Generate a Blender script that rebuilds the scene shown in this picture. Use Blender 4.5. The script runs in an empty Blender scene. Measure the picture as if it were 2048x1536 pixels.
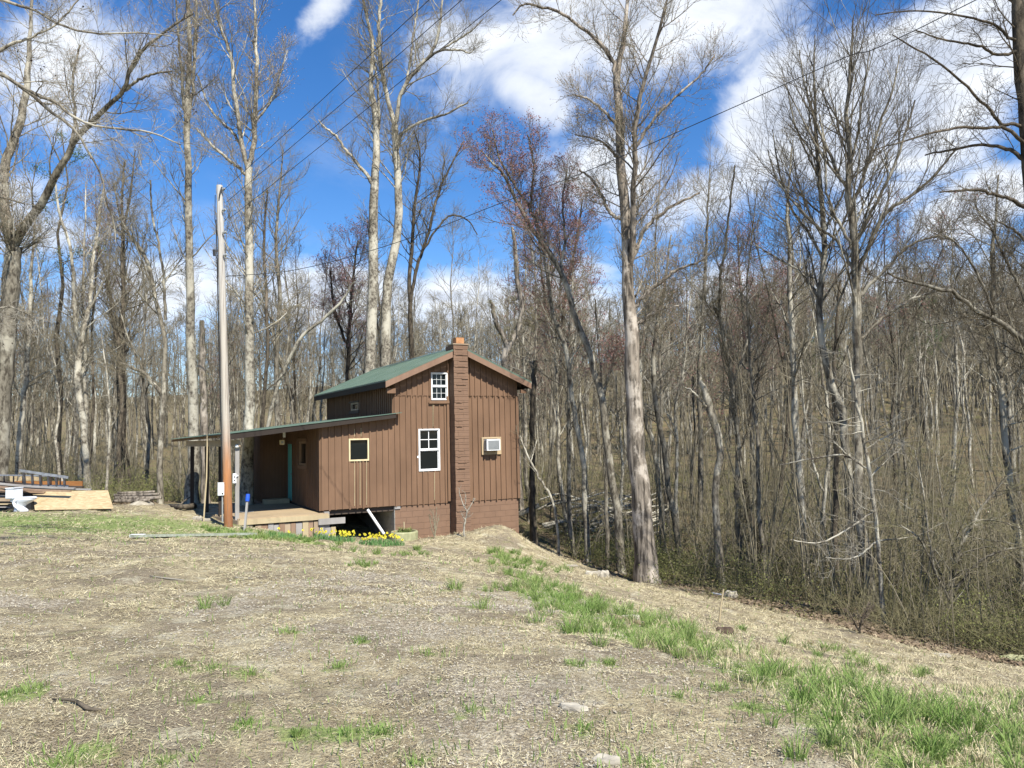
import bpy, bmesh, math, random
import numpy as np
from mathutils import Matrix, Vector
C = bpy.context.scene
col = C.collection
rad = math.radians

# ------------------------------------------------------------------ camera
F = 1540.0; PITCH = rad(3.57); ROLL = rad(-1.23); CZ = 1.6     # focal in 2048-px units
cam_d = bpy.data.cameras.new("camera"); cam = bpy.data.objects.new("camera", cam_d); col.objects.link(cam)
cam_d.sensor_width = 36.0; cam_d.lens = 36.0 * F / 2048.0; cam_d.clip_end = 2000; cam_d.clip_start = 0.05
Mc = Matrix.Rotation(math.pi / 2 + PITCH, 4, 'X') @ Matrix.Rotation(ROLL, 4, 'Z')
cam.matrix_world = Matrix.Translation((0, 0, CZ)) @ Mc
C.camera = cam
CAM = np.array([0, 0, CZ]); MR = np.array(Mc.to_3x3())

def ray(x, y):
    d = MR @ np.array([(x - 1024) / F, -(y - 768) / F, -1.0])
    return d / d[1]
def at(x, y, Y):
    return CAM + ray(x, y) * Y

# ------------------------------------------------------------------ world, sun, exposure
SUN_AZ = 149.0; SUN_EL = 48.0
SUN_S = 5.0; SKY_S = 0.085; EXPO = 0.72
w = bpy.data.worlds.new("World"); C.world = w; w.use_nodes = True
nt = w.node_tree; nt.nodes.clear()

class NG:
    """small node graph helper"""
    def __init__(s, tree): s.t = tree
    def n(s, kind, **kw):
        nd = s.t.nodes.new(kind)
        for k, v in kw.items():
            if k.startswith('i_'):
                nd.inputs[k[2:]].default_value = v
            else: setattr(nd, k, v)
        return nd
    def link(s, a, b): s.t.links.new(a, b)
    def m(s, op, a, b=None, c=None, clamp=False):
        nd = s.t.nodes.new('ShaderNodeMath'); nd.operation = op; nd.use_clamp = clamp
        for i, v in enumerate((a, b, c)):
            if v is None: continue
            if isinstance(v, (int, float)): nd.inputs[i].default_value = v
            else: s.t.links.new(v, nd.inputs[i])
        return nd.outputs[0]
    def mix(s, f, a, b, blend='MIX'):
        nd = s.t.nodes.new('ShaderNodeMix'); nd.data_type = 'RGBA'; nd.blend_type = blend
        for i, v in ((0, f), (6, a), (7, b)):
            if isinstance(v, (int, float)): nd.inputs[i].default_value = v
            elif isinstance(v, (tuple, list)): nd.inputs[i].default_value = (*v[:3], 1)
            else: s.t.links.new(v, nd.inputs[i])
        return nd.outputs[2]
    def noise(s, vec, scale, detail=4, rough=0.55, dist=0.0):
        nd = s.t.nodes.new('ShaderNodeTexNoise')
        nd.inputs['Scale'].default_value = scale; nd.inputs['Detail'].default_value = detail
        nd.inputs['Roughness'].default_value = rough; nd.inputs['Distortion'].default_value = dist
        if vec is not None: s.t.links.new(vec, nd.inputs['Vector'])
        return nd.outputs[0]
    def ramp(s, f, lo, hi, a=0.0, b=1.0, smooth=True):
        nd = s.t.nodes.new('ShaderNodeMapRange'); nd.interpolation_type = 'SMOOTHSTEP' if smooth else 'LINEAR'
        nd.inputs[1].default_value = lo; nd.inputs[2].default_value = hi
        nd.inputs[3].default_value = a; nd.inputs[4].default_value = b
        s.t.links.new(f, nd.inputs[0]); return nd.outputs[0]

g = NG(nt)
sky = g.n('ShaderNodeTexSky'); sky.sky_type = 'NISHITA'; sky.sun_disc = False
sky.sun_elevation = rad(SUN_EL); sky.sun_rotation = rad(SUN_AZ)
sky.air_density = 1.0; sky.dust_density = 0.25; sky.ozone_density = 2.5; sky.altitude = 200
tc = g.n('ShaderNodeTexCoord'); sep = g.n('ShaderNodeSeparateXYZ'); g.link(tc.outputs['Generated'], sep.inputs[0])
dx, dy, dz = sep.outputs
yy = g.m('MAXIMUM', g.m('ABSOLUTE', dy), 0.12)
az = g.m('DIVIDE', dx, yy); el = g.m('DIVIDE', dz, yy)
zz = g.m('ADD', g.m('MAXIMUM', dz, 0.0), 0.16)
cmb = g.n('ShaderNodeCombineXYZ'); g.link(g.m('DIVIDE', dx, zz), cmb.inputs[0]); g.link(g.m('DIVIDE', dy, zz), cmb.inputs[1])
n1 = g.noise(cmb.outputs[0], 1.1, 7, 0.58, 0.4)
n2 = g.noise(cmb.outputs[0], 4.2, 6, 0.6, 0.3)
cmb2 = g.n('ShaderNodeCombineXYZ'); g.link(az, cmb2.inputs[0]); g.link(el, cmb2.inputs[1])
n3 = g.noise(cmb2.outputs[0], 4.2, 9, 0.62, 0.6)
# cloud banks: centre and radii (as directions), tilt, weight
banks = [(1230, 30, 360, 200, -10, 1.0), (1830, 170, 360, 170, -22, 1.3), (1560, 230, 210, 120, -42, 1.15), (1440, 380, 230, 80, -25, 0.95), (1230, 340, 150, 110, 0, 0.95),
         (1985, 400, 200, 70, -22, 1.1), (1720, 420, 260, 60, -24, 0.75), (120, 120, 330, 150, 0, 0.78), (640, 30, 170, 40, -50, 0.6),
         (40, 450, 170, 90, 0, 0.95), (690, 590, 190, 75, -5, 1.0), (900, 610, 200, 90, 0, 1.0), (1130, 640, 170, 120, 0, 1.05),
         (300, 580, 260, 80, 0, 0.75), (1070, 190, 150, 70, 35, 0.8), (1650, 580, 420, 90, 0, 0.85), (2000, 600, 280, 130, 0, 0.9), (980, 60, 200, 110, 0, 0.8)]
acc = None
for (bx, by, rx, ry, an, wt) in banks:
    d = ray(bx, by); a = rad(-an); ca, sa = math.cos(a), math.sin(a)
    du = g.m('SUBTRACT', az, float(d[0])); dv = g.m('SUBTRACT', el, float(d[2]))
    p = g.m('ADD', g.m('MULTIPLY', du, ca * F / rx), g.m('MULTIPLY', dv, sa * F / rx))
    q = g.m('ADD', g.m('MULTIPLY', du, -sa * F / ry), g.m('MULTIPLY', dv, ca * F / ry))
    r2 = g.m('ADD', g.m('MULTIPLY', p, p), g.m('MULTIPLY', q, q))
    b = g.m('MULTIPLY', g.m('EXPONENT', g.m('MULTIPLY', r2, -0.9)), wt)
    acc = b if acc is None else g.m('MAXIMUM', acc, b)
dens = g.m('ADD', acc, g.m('ADD', g.m('MULTIPLY', g.m('SUBTRACT', n3, 0.5), 1.9), g.m('MULTIPLY', g.m('SUBTRACT', n2, 0.5), 0.55)))
cloud = g.m('MULTIPLY', g.ramp(dens, 0.27, 0.86), g.ramp(dy, -0.05, 0.15))
thin = g.m('MULTIPLY', g.ramp(n1, 0.48, 0.75), 0.22)
cover = g.m('MAXIMUM', cloud, thin)
shade = g.ramp(g.m('ADD', dens, g.m('MULTIPLY', g.m('SUBTRACT', n2, 0.5), 2.2)), 0.5, 1.45)
ccol = g.mix(shade, (7.8, 8.1, 8.5), (4.9, 5.4, 6.4))
hs = g.n('ShaderNodeHueSaturation'); hs.inputs['Saturation'].default_value = 1.3; hs.inputs['Value'].default_value = 1.2
g.link(sky.outputs[0], hs.inputs['Color'])
tint = g.mix(1.0, hs.outputs[0], (0.90, 0.92, 1.05), 'MULTIPLY')
skyc = g.mix(g.m('MULTIPLY', cover, 0.96), tint, ccol)
bg = g.n('ShaderNodeBackground'); bg.inputs[1].default_value = SKY_S; g.link(skyc, bg.inputs[0])
out = g.n('ShaderNodeOutputWorld'); g.link(bg.outputs[0], out.inputs[0])

sun_d = bpy.data.lights.new("sun", 'SUN'); sun_d.energy = SUN_S; sun_d.angle = rad(0.5); sun_d.color = (1.0, 0.965, 0.88)
sun = bpy.data.objects.new("sun", sun_d); col.objects.link(sun)
sdir = Vector((math.sin(rad(SUN_AZ)) * math.cos(rad(SUN_EL)), math.cos(rad(SUN_AZ)) * math.cos(rad(SUN_EL)), math.sin(rad(SUN_EL))))
sun.rotation_euler = sdir.to_track_quat('Z', 'Y').to_euler(); sun.location = (10, -10, 30)
C.view_settings.view_transform = 'Standard'; C.view_settings.look = 'None'; C.view_settings.gamma = 1
C.view_settings.exposure = EXPO; C.view_settings.use_curve_mapping = False
C.cycles.max_bounces = 5; C.cycles.diffuse_bounces = 1; C.cycles.transparent_max_bounces = 6

# ------------------------------------------------------------------ materials
def newmat(name):
    m = bpy.data.materials.new(name); m.use_nodes = True
    t = m.node_tree; t.nodes.clear(); gg = NG(t)
    b = gg.n('ShaderNodeBsdfPrincipled'); o = gg.n('ShaderNodeOutputMaterial'); gg.link(b.outputs[0], o.inputs[0])
    return m, gg, b
def bump(gg, b, h, dist=0.01, st=1.0):
    nb = gg.n('ShaderNodeBump'); nb.inputs['Distance'].default_value = dist; nb.inputs['Strength'].default_value = st
    gg.link(h, nb.inputs['Height']); gg.link(nb.outputs[0], b.inputs['Normal'])
def coords(gg, sx=1, sy=1, sz=1, kind='Object'):
    t = gg.n('ShaderNodeTexCoord'); mp = gg.n('ShaderNodeMapping'); mp.inputs['Scale'].default_value = (sx, sy, sz)
    gg.link(t.outputs[kind], mp.inputs[0]); return mp.outputs[0]
def simple(name, c1, c2, scale=(4, 4, 4), ns=1.0, rough=0.8, bd=0.004, detail=5, lo=0.35, hi=0.65, metal=0.0, spec=0.3):
    m, gg, b = newmat(name)
    v = coords(gg, *scale); n = gg.noise(v, ns, detail, 0.6)
    gg.link(gg.mix(gg.ramp(n, lo, hi), c1, c2), b.inputs['Base Color'])
    b.inputs['Roughness'].default_value = rough; b.inputs['Metallic'].default_value = metal
    b.inputs['Specular IOR Level'].default_value = spec
    if bd: bump(gg, b, n, bd)
    return m
M = {}
def wood_paint(name, c1, c2, cw, streak=0.0):
    m, gg, b = newmat(name)
    v = coords(gg, 14, 14, 0.9); n = gg.noise(v, 1.0, 6, 0.6)
    v2 = coords(gg, 1.2, 1.2, 0.5); n2_ = gg.noise(v2, 1.0, 4, 0.6)
    c = gg.mix(gg.ramp(n2_, 0.3, 0.7), c1, c2)
    c = gg.mix(gg.m('MULTIPLY', gg.ramp(n, 0.35, 0.75), 0.35), c, tuple(x * 0.72 for x in c1))
    v3 = coords(gg, 30, 30, 1.6); n3_ = gg.noise(v3, 1.0, 3, 0.7)
    c = gg.mix(gg.m('MULTIPLY', gg.ramp(n3_, 0.72 - streak, 0.78 - streak), 0.5), c, cw)
    gg.link(c, b.inputs['Base Color']); b.inputs['Roughness'].default_value = 0.72; b.inputs['Specular IOR Level'].default_value = 0.25
    bump(gg, b, n, 0.006); return m
M['siding'] = wood_paint('brown_siding_paint', (0.20, 0.117, 0.070), (0.148, 0.086, 0.051), (0.32, 0.22, 0.15))
M['trim'] = wood_paint('weathered_brown_trim', (0.245, 0.155, 0.105), (0.19, 0.115, 0.078), (0.38, 0.30, 0.22), 0.06)
M['greywood'] = wood_paint('weathered_grey_wood', (0.36, 0.34, 0.32), (0.24, 0.22, 0.20), (0.14, 0.12, 0.10), 0.05)
M['tanwood'] = wood_paint('weathered_tan_wood', (0.40, 0.31, 0.21), (0.26, 0.19, 0.13), (0.16, 0.11, 0.08), 0.06)
M['brownwood'] = wood_paint('weathered_brown_wood', (0.22, 0.14, 0.09), (0.32, 0.22, 0.15), (0.12, 0.08, 0.05), 0.06)
M['newwood'] = wood_paint('fresh_pine_wood', (0.44, 0.36, 0.22), (0.37, 0.29, 0.175), (0.38, 0.26, 0.13), 0.0)
M['deckwood'] = wood_paint('deck_board_wood', (0.44, 0.33, 0.20), (0.36, 0.27, 0.17), (0.2, 0.15, 0.1), 0.03)
M['shade_blackwood'] = wood_paint('near_black_shaded_wood', (0.035, 0.026, 0.02), (0.028, 0.02, 0.016), (0.06, 0.05, 0.04))  # dark fascia and eave wood; on the rear posts it carries roof shade
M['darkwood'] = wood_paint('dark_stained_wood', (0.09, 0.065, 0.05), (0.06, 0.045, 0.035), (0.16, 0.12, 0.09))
M['white'] = simple('white_vinyl', (0.80, 0.80, 0.79), (0.74, 0.74, 0.72), (6, 6, 6), rough=0.4, bd=0)
M['cream'] = simple('cream_painted_wood', (0.66, 0.55, 0.34), (0.58, 0.46, 0.27), (9, 9, 3), rough=0.6, bd=0.002)
M['porcelain'] = simple('white_porcelain', (0.72, 0.75, 0.80), (0.66, 0.69, 0.73), (3, 3, 3), rough=0.12, bd=0, spec=0.6)
M['teal'] = simple('teal_door_paint', (0.16, 0.50, 0.42), (0.13, 0.42, 0.36), (3, 3, 1), rough=0.5, bd=0)
M['blue'] = simple('blue_tape', (0.02, 0.10, 0.55), (0.02, 0.07, 0.42), (20, 20, 20), rough=0.5, bd=0.003)
M['green_metal'] = simple('green_roof_metal', (0.08, 0.125, 0.09), (0.11, 0.155, 0.118), (1.2, 1.2, 1.2), rough=0.42, bd=0, spec=0.5)
M['metal'] = simple('dull_aluminium', (0.34, 0.35, 0.37), (0.22, 0.22, 0.23), (8, 8, 8), rough=0.45, metal=0.6, bd=0)
M['greyplastic'] = simple('grey_plastic', (0.30, 0.31, 0.31), (0.26, 0.27, 0.27), rough=0.5, bd=0)
M['black'] = simple('black_rubber', (0.02, 0.02, 0.02), (0.03, 0.03, 0.03), rough=0.6, bd=0)
M['stone'] = simple('pale_rock', (0.44, 0.395, 0.31), (0.26, 0.23, 0.18), (7, 7, 7), rough=0.9, bd=0.01)
M['greenboard'] = simple('green_stained_board', (0.34, 0.37, 0.30), (0.24, 0.25, 0.19), (2, 20, 20), rough=0.9, bd=0.004)
M['planter'] = simple('mossy_concrete', (0.40, 0.39, 0.22), (0.27, 0.27, 0.15), (5, 5, 2.5), rough=0.9, bd=0.008)
M['soil'] = simple('dark_soil', (0.06, 0.04, 0.03), (0.12, 0.09, 0.06), (20, 20, 20), rough=1, bd=0.01)
M['flue'] = simple('orange_clay_flue', (0.46, 0.24, 0.11), (0.36, 0.17, 0.075), (8, 8, 8), rough=0.8, bd=0.004)
M['yellow'] = simple('daffodil_yellow', (0.85, 0.76, 0.09), (0.80, 0.66, 0.05), (30, 30, 30), rough=0.6, bd=0)
M['sheet'] = simple('orange_brown_board', (0.36, 0.16, 0.05), (0.26, 0.11, 0.035), (1.5, 6, 9), rough=0.7, bd=0.002)
def glass():
    m, gg, b = newmat('window_glass')
    b.inputs['Base Color'].default_value = (0.006, 0.009, 0.010, 1); b.inputs['Roughness'].default_value = 0.04  # opaque near-black panes: the unlit interior is painted into their colour
    b.inputs['Specular IOR Level'].default_value = 0.3
    n = gg.noise(coords(gg, 1.5, 1.5, 1.5), 1.0, 2); bump(gg, b, n, 0.004, 0.5); return m
M['glass'] = glass()
def blockmat(name, c1, c2, mort, rough=0.85):
    m, gg, b = newmat(name)
    v = coords(gg, 1, 1, 1); s = gg.n('ShaderNodeSeparateXYZ'); gg.link(v, s.inputs[0])
    cb = gg.n('ShaderNodeCombineXYZ'); gg.link(gg.m('ADD', s.outputs[0], s.outputs[1]), cb.inputs[0]); gg.link(s.outputs[2], cb.inputs[1])
    br = gg.n('ShaderNodeTexBrick'); gg.link(cb.outputs[0], br.inputs['Vector'])
    br.inputs['Scale'].default_value = 1.0; br.inputs['Brick Width'].default_value = 0.41; br.inputs['Row Height'].default_value = 0.203
    br.inputs['Mortar Size'].default_value = 0.0035; br.inputs['Mortar Smooth'].default_value = 0.4
    br.inputs['Color1'].default_value = (*c1, 1); br.inputs['Color2'].default_value = (*c2, 1); br.inputs['Mortar'].default_value = (*mort, 1)
    n = gg.noise(v, 2.2, 5, 0.6); n5 = gg.noise(v, 40, 3, 0.6)
    gg.link(gg.mix(gg.m('MULTIPLY', gg.ramp(n, 0.35, 0.7), 0.45), br.outputs[0], tuple(x * 1.25 for x in c1)), b.inputs['Base Color'])
    h = gg.m('ADD', gg.m('MULTIPLY', br.outputs[1], -1.0), gg.m('MULTIPLY', n5, 0.5)); bump(gg, b, h, 0.008)
    b.inputs['Roughness'].default_value = rough; return m
M['block'] = blockmat('painted_block', (0.18, 0.106, 0.066), (0.17, 0.10, 0.062), (0.12, 0.07, 0.045))
M['greyblock'] = blockmat('bare_concrete_block', (0.40, 0.38, 0.33), (0.36, 0.34, 0.30), (0.24, 0.23, 0.2))
def osb():
    m, gg, b = newmat('strand_board')
    v = coords(gg, 9, 26, 26); vo = gg.n('ShaderNodeTexVoronoi'); vo.inputs['Scale'].default_value = 1.0
    gg.link(v, vo.inputs['Vector']); sp = gg.n('ShaderNodeSeparateXYZ'); gg.link(vo.outputs['Color'], sp.inputs[0])
    c = gg.mix(sp.outputs[0], (0.34, 0.25, 0.13), (0.52, 0.40, 0.23))
    n = gg.noise(coords(gg, 2, 2, 2), 1, 4); c = gg.mix(gg.m('MULTIPLY', gg.ramp(n, 0.5, 0.8), 0.4), c, (0.28, 0.175, 0.085))
    gg.link(c, b.inputs['Base Color']); b.inputs['Roughness'].default_value = 0.75; bump(gg, b, sp.outputs[1], 0.002); return m
M['osb'] = osb()
def polemat():
    m, gg, b = newmat('utility_pole_wood')
    t = gg.n('ShaderNodeTexCoord'); s = gg.n('ShaderNodeSeparateXYZ'); gg.link(t.outputs['Object'], s.inputs[0])
    n = gg.noise(coords(gg, 22, 22, 0.5), 1, 6, 0.6); n_ = gg.noise(coords(gg, 6, 6, 1.2), 1, 4, 0.6)
    z = gg.m('ADD', s.outputs[2], gg.m('MULTIPLY', gg.m('SUBTRACT', n_, 0.5), 1.4))
    c = gg.mix(gg.ramp(z, 1.5, 3.6), (0.42, 0.17, 0.055), (0.43, 0.385, 0.32))
    c = gg.mix(gg.ramp(z, 5.0, 9.0), c, (0.47, 0.45, 0.41))
    c = gg.mix(gg.m('MULTIPLY', gg.ramp(z, 1.4, 0.2), 0.7), c, (0.17, 0.07, 0.03))
    c = gg.mix(gg.m('MULTIPLY', gg.ramp(n, 0.45, 0.7), 0.75), c, (0.14, 0.10, 0.075))
    gg.link(c, b.inputs['Base Color']); b.inputs['Roughness'].default_value = 0.85; bump(gg, b, n, 0.014); return m
M['pole'] = polemat()
def bark(name, light, mid, dark, patch=0.5, vert=0.35):
    m, gg, b = newmat(name)
    v = coords(gg, 9, 9, 9 * vert); n = gg.noise(v, 1.0, 6, 0.65, 0.3)
    nl = gg.noise(coords(gg, 1.6, 1.6, 1.0), 1.0, 5, 0.65)
    oi = gg.n('ShaderNodeObjectInfo')
    c = gg.mix(gg.ramp(n, 0.36, 0.62), dark, mid)
    c = gg.mix(gg.ramp(nl, 0.62 - patch * 0.3, 0.75 - patch * 0.3), c, light)
    c = gg.mix(gg.m('MULTIPLY', gg.ramp(n, 0.42, 0.3), 0.6), c, dark)
    hv = gg.n('ShaderNodeHueSaturation'); gg.link(c, hv.inputs['Color'])
    gg.link(gg.ramp(oi.outputs['Random'], 0, 1, 0.8, 1.2, False), hv.inputs['Value'])
    gg.link(hv.outputs[0], b.inputs['Base Color']); b.inputs['Roughness'].default_value = 0.95; b.inputs['Specular IOR Level'].default_value = 0.1
    bump(gg, b, n, 0.02); return m
M['bark_pale'] = bark('pale_smooth_bark', (0.46, 0.425, 0.34), (0.30, 0.27, 0.21), (0.085, 0.07, 0.055), 0.55, 0.8)
M['bark_grey'] = bark('grey_bark', (0.37, 0.34, 0.27), (0.22, 0.195, 0.15), (0.06, 0.05, 0.038), 0.4)
M['bark_furrow'] = bark('furrowed_brown_grey_bark', (0.40, 0.35, 0.29), (0.26, 0.22, 0.175), (0.05, 0.042, 0.034), 0.4, 0.12)
M['bark_dark'] = bark('dark_bark', (0.19, 0.155, 0.115), (0.11, 0.09, 0.065), (0.035, 0.03, 0.024), 0.3)
def twig(name, c, c2=None):
    m, gg, b = newmat(name); oi = gg.n('ShaderNodeObjectInfo')
    n = gg.noise(coords(gg, 1.3, 1.3, 1.3), 1, 3)
    gg.link(gg.mix(gg.ramp(n, 0.35, 0.65), c, c2 or tuple(x * 0.7 for x in c)), b.inputs['Base Color'])
    b.inputs['Roughness'].default_value = 0.95; b.inputs['Specular IOR Level'].default_value = 0.1; return m
M['twig'] = twig('grey_brown_twigs', (0.255, 0.22, 0.15))
M['twig_pale'] = twig('pale_twigs', (0.34, 0.31, 0.25))
M['twig_dark'] = twig('dark_twigs', (0.12, 0.10, 0.07))
M['twig_red'] = twig('reddish_twigs', (0.22, 0.17, 0.135))
M['bud_red'] = twig('red_maple_buds', (0.27, 0.12, 0.115), (0.25, 0.14, 0.11))
M['bud_tan'] = twig('tan_buds', (0.46, 0.36, 0.27), (0.36, 0.25, 0.20))
M['bud_dark'] = twig('dark_seed_balls', (0.05, 0.035, 0.028))
M['brush'] = twig('brush_stems', (0.25, 0.22, 0.125), (0.15, 0.14, 0.07))
M['needles'] = twig('pine_needles', (0.10, 0.15, 0.05), (0.06, 0.10, 0.035))
def leafmat(name, a, bb, trans=0.3):
    m, gg, b = newmat(name)
    n = gg.noise(coords(gg, 1, 1, 1), 2.2, 4, 0.6); nn = gg.noise(coords(gg, 1, 1, 1), 30, 2, 0.6)
    c = gg.mix(gg.ramp(gg.m('ADD', gg.m('MULTIPLY', n, 0.5), gg.m('MULTIPLY', nn, 0.5)), 0.38, 0.62), a, bb)
    gg.link(c, b.inputs['Base Color']); b.inputs['Roughness'].default_value = 0.7; b.inputs['Specular IOR Level'].default_value = 0.2
    tr = gg.n('ShaderNodeBsdfTranslucent'); gg.link(c, tr.inputs[0]); mx = gg.n('ShaderNodeMixShader'); mx.inputs[0].default_value = trans
    o = [x for x in gg.t.nodes if x.type == 'OUTPUT_MATERIAL'][0]
    gg.link(b.outputs[0], mx.inputs[1]); gg.link(tr.outputs[0], mx.inputs[2]); gg.link(mx.outputs[0], o.inputs[0]); return m
M['grass'] = leafmat('spring_grass', (0.15, 0.25, 0.055), (0.31, 0.38, 0.13))
M['daffleaf'] = leafmat('daffodil_leaves', (0.10, 0.22, 0.075), (0.18, 0.32, 0.11))
M['olive'] = leafmat('honeysuckle_leaves', (0.15, 0.165, 0.05), (0.25, 0.25, 0.09))
M['dry'] = leafmat('dry_grass', (0.68, 0.60, 0.38), (0.30, 0.24, 0.14), 0.15)
M['litter'] = leafmat('dead_leaves', (0.32, 0.24, 0.155), (0.16, 0.115, 0.075), 0.1)
def groundmat():
    m, gg, b = newmat('yard_ground')
    def attr(n):
        a = gg.n('ShaderNodeAttribute'); a.attribute_name = n; return a.outputs['Fac']
    v = coords(gg, 1, 1, 1)
    nb = gg.noise(v, 0.8, 5, 0.6); nm = gg.noise(v, 7, 5, 0.65); nf = gg.noise(v, 45, 4, 0.7); nx = gg.noise(v, 130, 2, 0.6)
    nc = gg.noise(v, 2.6, 5, 0.6, 0.4)
    base = gg.mix(gg.ramp(nm, 0.36, 0.62), (0.36, 0.285, 0.165), (0.62, 0.53, 0.31))
    base = gg.mix(gg.ramp(nb, 0.42, 0.60), base, (0.255, 0.205, 0.135))
    base = gg.mix(gg.m('MULTIPLY', gg.ramp(nc, 0.50, 0.64), 0.75), base, (0.20, 0.155, 0.10))
    base = gg.mix(gg.m('MULTIPLY', gg.ramp(nc, 0.45, 0.34), 0.65), base, (0.66, 0.60, 0.42))
    base = gg.mix(gg.m('MULTIPLY', gg.ramp(gg.m('ADD', nc, gg.m('MULTIPLY', nm, .5)), 0.83, 0.93), 0.5), base, (0.34, 0.34, 0.13))
    base = gg.mix(gg.m('MULTIPLY', gg.ramp(nf, 0.46, 0.62), 0.75), base, (0.17, 0.13, 0.085))
    base = gg.mix(gg.m('MULTIPLY', gg.ramp(nx, 0.5, 0.62), 0.45), base, (0.68, 0.60, 0.45))
    vo = gg.n('ShaderNodeTexVoronoi'); vo.inputs['Scale'].default_value = 34; gg.link(v, vo.inputs['Vector'])
    sp = gg.n('ShaderNodeSeparateXYZ'); gg.link(vo.outputs['Color'], sp.inputs[0])
    gr = gg.mix(sp.outputs[0], (0.46, 0.39, 0.28), (0.72, 0.64, 0.49)); gr = gg.mix(gg.ramp(vo.outputs['Distance'], 0.35, 0.7), gr, (0.24, 0.20, 0.155)); gr = gg.mix(gg.m('MULTIPLY', gg.ramp(nf, 0.5, 0.6), 0.6), gr, (0.36, 0.28, 0.19))
    gmask = gg.m('MULTIPLY', gg.ramp(gg.m('ADD', attr('gravel'), gg.m('MULTIPLY', gg.m('SUBTRACT', nm, 0.5), 2.2)), 0.35, 0.85), 0.72)
    base = gg.mix(gmask, base, gr)
    green = gg.mix(gg.ramp(nm, 0.4, 0.65), (0.16, 0.24, 0.06), (0.30, 0.36, 0.12))
    qmask = gg.ramp(gg.m('ADD', attr('green'), gg.m('MULTIPLY', gg.m('SUBTRACT', nm, 0.5), 1.6)), 0.45, 0.75)
    base = gg.mix(gg.m('MULTIPLY', qmask, 0.8), base, green)
    lit = gg.mix(gg.ramp(nf, 0.38, 0.62), (0.12, 0.09, 0.053), (0.245, 0.19, 0.115))
    lit = gg.mix(gg.m('MULTIPLY', gg.ramp(nb, 0.46, 0.62), 0.5), lit, (0.14, 0.155, 0.06))
    base = gg.mix(attr('litter'), base, lit)
    gg.link(base, b.inputs['Base Color']); b.inputs['Roughness'].default_value = 1.0; b.inputs['Specular IOR Level'].default_value = 0.05
    h = gg.m('ADD', gg.m('MULTIPLY', nf, 0.8), gg.m('MULTIPLY', nm, 1.4)); bump(gg, b, h, 0.05, 1.0); return m
M['ground'] = groundmat()

# ------------------------------------------------------------------ object helpers
def tag(o, label=None, cat=None, group=None, kind=None):
    if label: o['label'] = label
    if cat: o['category'] = cat
    if group: o['group'] = group
    if kind: o['kind'] = kind
    return o
def empty(name, loc, rz=0.0):
    o = bpy.data.objects.new(name, None); col.objects.link(o); o.location = tuple(float(x) for x in loc); o.rotation_euler = (0, 0, rz)
    o.empty_display_size = 0.2; return o
class MB:
    def __init__(s): s.v = []; s.f = []
    def poly(s, vs, fs):
        n = len(s.v); s.v += [tuple(float(c) for c in p) for p in vs]; s.f += [tuple(i + n for i in f) for f in fs]; return s
    def box(s, x0, x1, y0, y1, z0, z1):
        return s.poly([(x0, y0, z0), (x1, y0, z0), (x1, y1, z0), (x0, y1, z0), (x0, y0, z1), (x1, y0, z1), (x1, y1, z1), (x0, y1, z1)],
                      [(0, 3, 2, 1), (4, 5, 6, 7), (0, 1, 5, 4), (1, 2, 6, 5), (2, 3, 7, 6), (3, 0, 4, 7)])
    def prism(s, base, off):
        n = len(base); off = np.array(off, float); top = [tuple(np.array(p, float) + off) for p in base]
        return s.poly(list(base) + top, [tuple(range(n - 1, -1, -1)), tuple(range(n, 2 * n))] + [(i, (i + 1) % n, n + (i + 1) % n, n + i) for i in range(n)])
    def bar(s, a, b, w, h, up=(0, 0, 1)):
        a = np.array(a, float); b = np.array(b, float); d = b - a; d /= np.linalg.norm(d); up = np.array(up, float)
        sd = np.cross(d, up); sd /= np.linalg.norm(sd); uu = np.cross(sd, d)
        q = [a + sd * i * w / 2 + uu * j * h / 2 for i, j in ((-1, -1), (1, -1), (1, 1), (-1, 1))]
        return s.prism(q, b - a)
    def tube(s, pts, rs, n=10, cap=True):
        pts = [np.array(p, float) for p in pts]; vs = []; fs = []
        if isinstance(rs, (int, float)): rs = [rs] * len(pts)
        for i, p in enumerate(pts):
            t = pts[min(i + 1, len(pts) - 1)] - pts[max(i - 1, 0)]; t /= np.linalg.norm(t)
            a = np.array([0.0, 0, 1]) if abs(t[2]) < 0.9 else np.array([1.0, 0, 0]); e1 = np.cross(t, a); e1 /= np.linalg.norm(e1); e2 = np.cross(t, e1)
            for k in range(n):
                th = 2 * math.pi * k / n; vs.append(p + rs[i] * (math.cos(th) * e1 + math.sin(th) * e2))
        for i in range(len(pts) - 1):
            for k in range(n): fs.append((i * n + k, i * n + (k + 1) % n, (i + 1) * n + (k + 1) % n, (i + 1) * n + k))
        if cap: fs.append(tuple(range(n - 1, -1, -1))); fs.append(tuple((len(pts) - 1) * n + k for k in range(n)))
        return s.poly(vs, fs)
    def build(s, name, mat, parent=None, label=None, bev=0.0, smooth=False):
        me = bpy.data.meshes.new(name); me.from_pydata(s.v, [], s.f)
        bm = bmesh.new(); bm.from_mesh(me); bmesh.ops.recalc_face_normals(bm, faces=bm.faces)
        if bev: bmesh.ops.bevel(bm, geom=list(bm.edges), offset=bev, segments=2, affect='EDGES', clamp_overlap=True)
        bm.to_mesh(me); bm.free(); me.materials.append(mat)
        if smooth: me.shade_smooth()
        o = bpy.data.objects.new(name, me); col.objects.link(o)
        if parent: o.parent = parent
        if label: o['label'] = label
        return o
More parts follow.
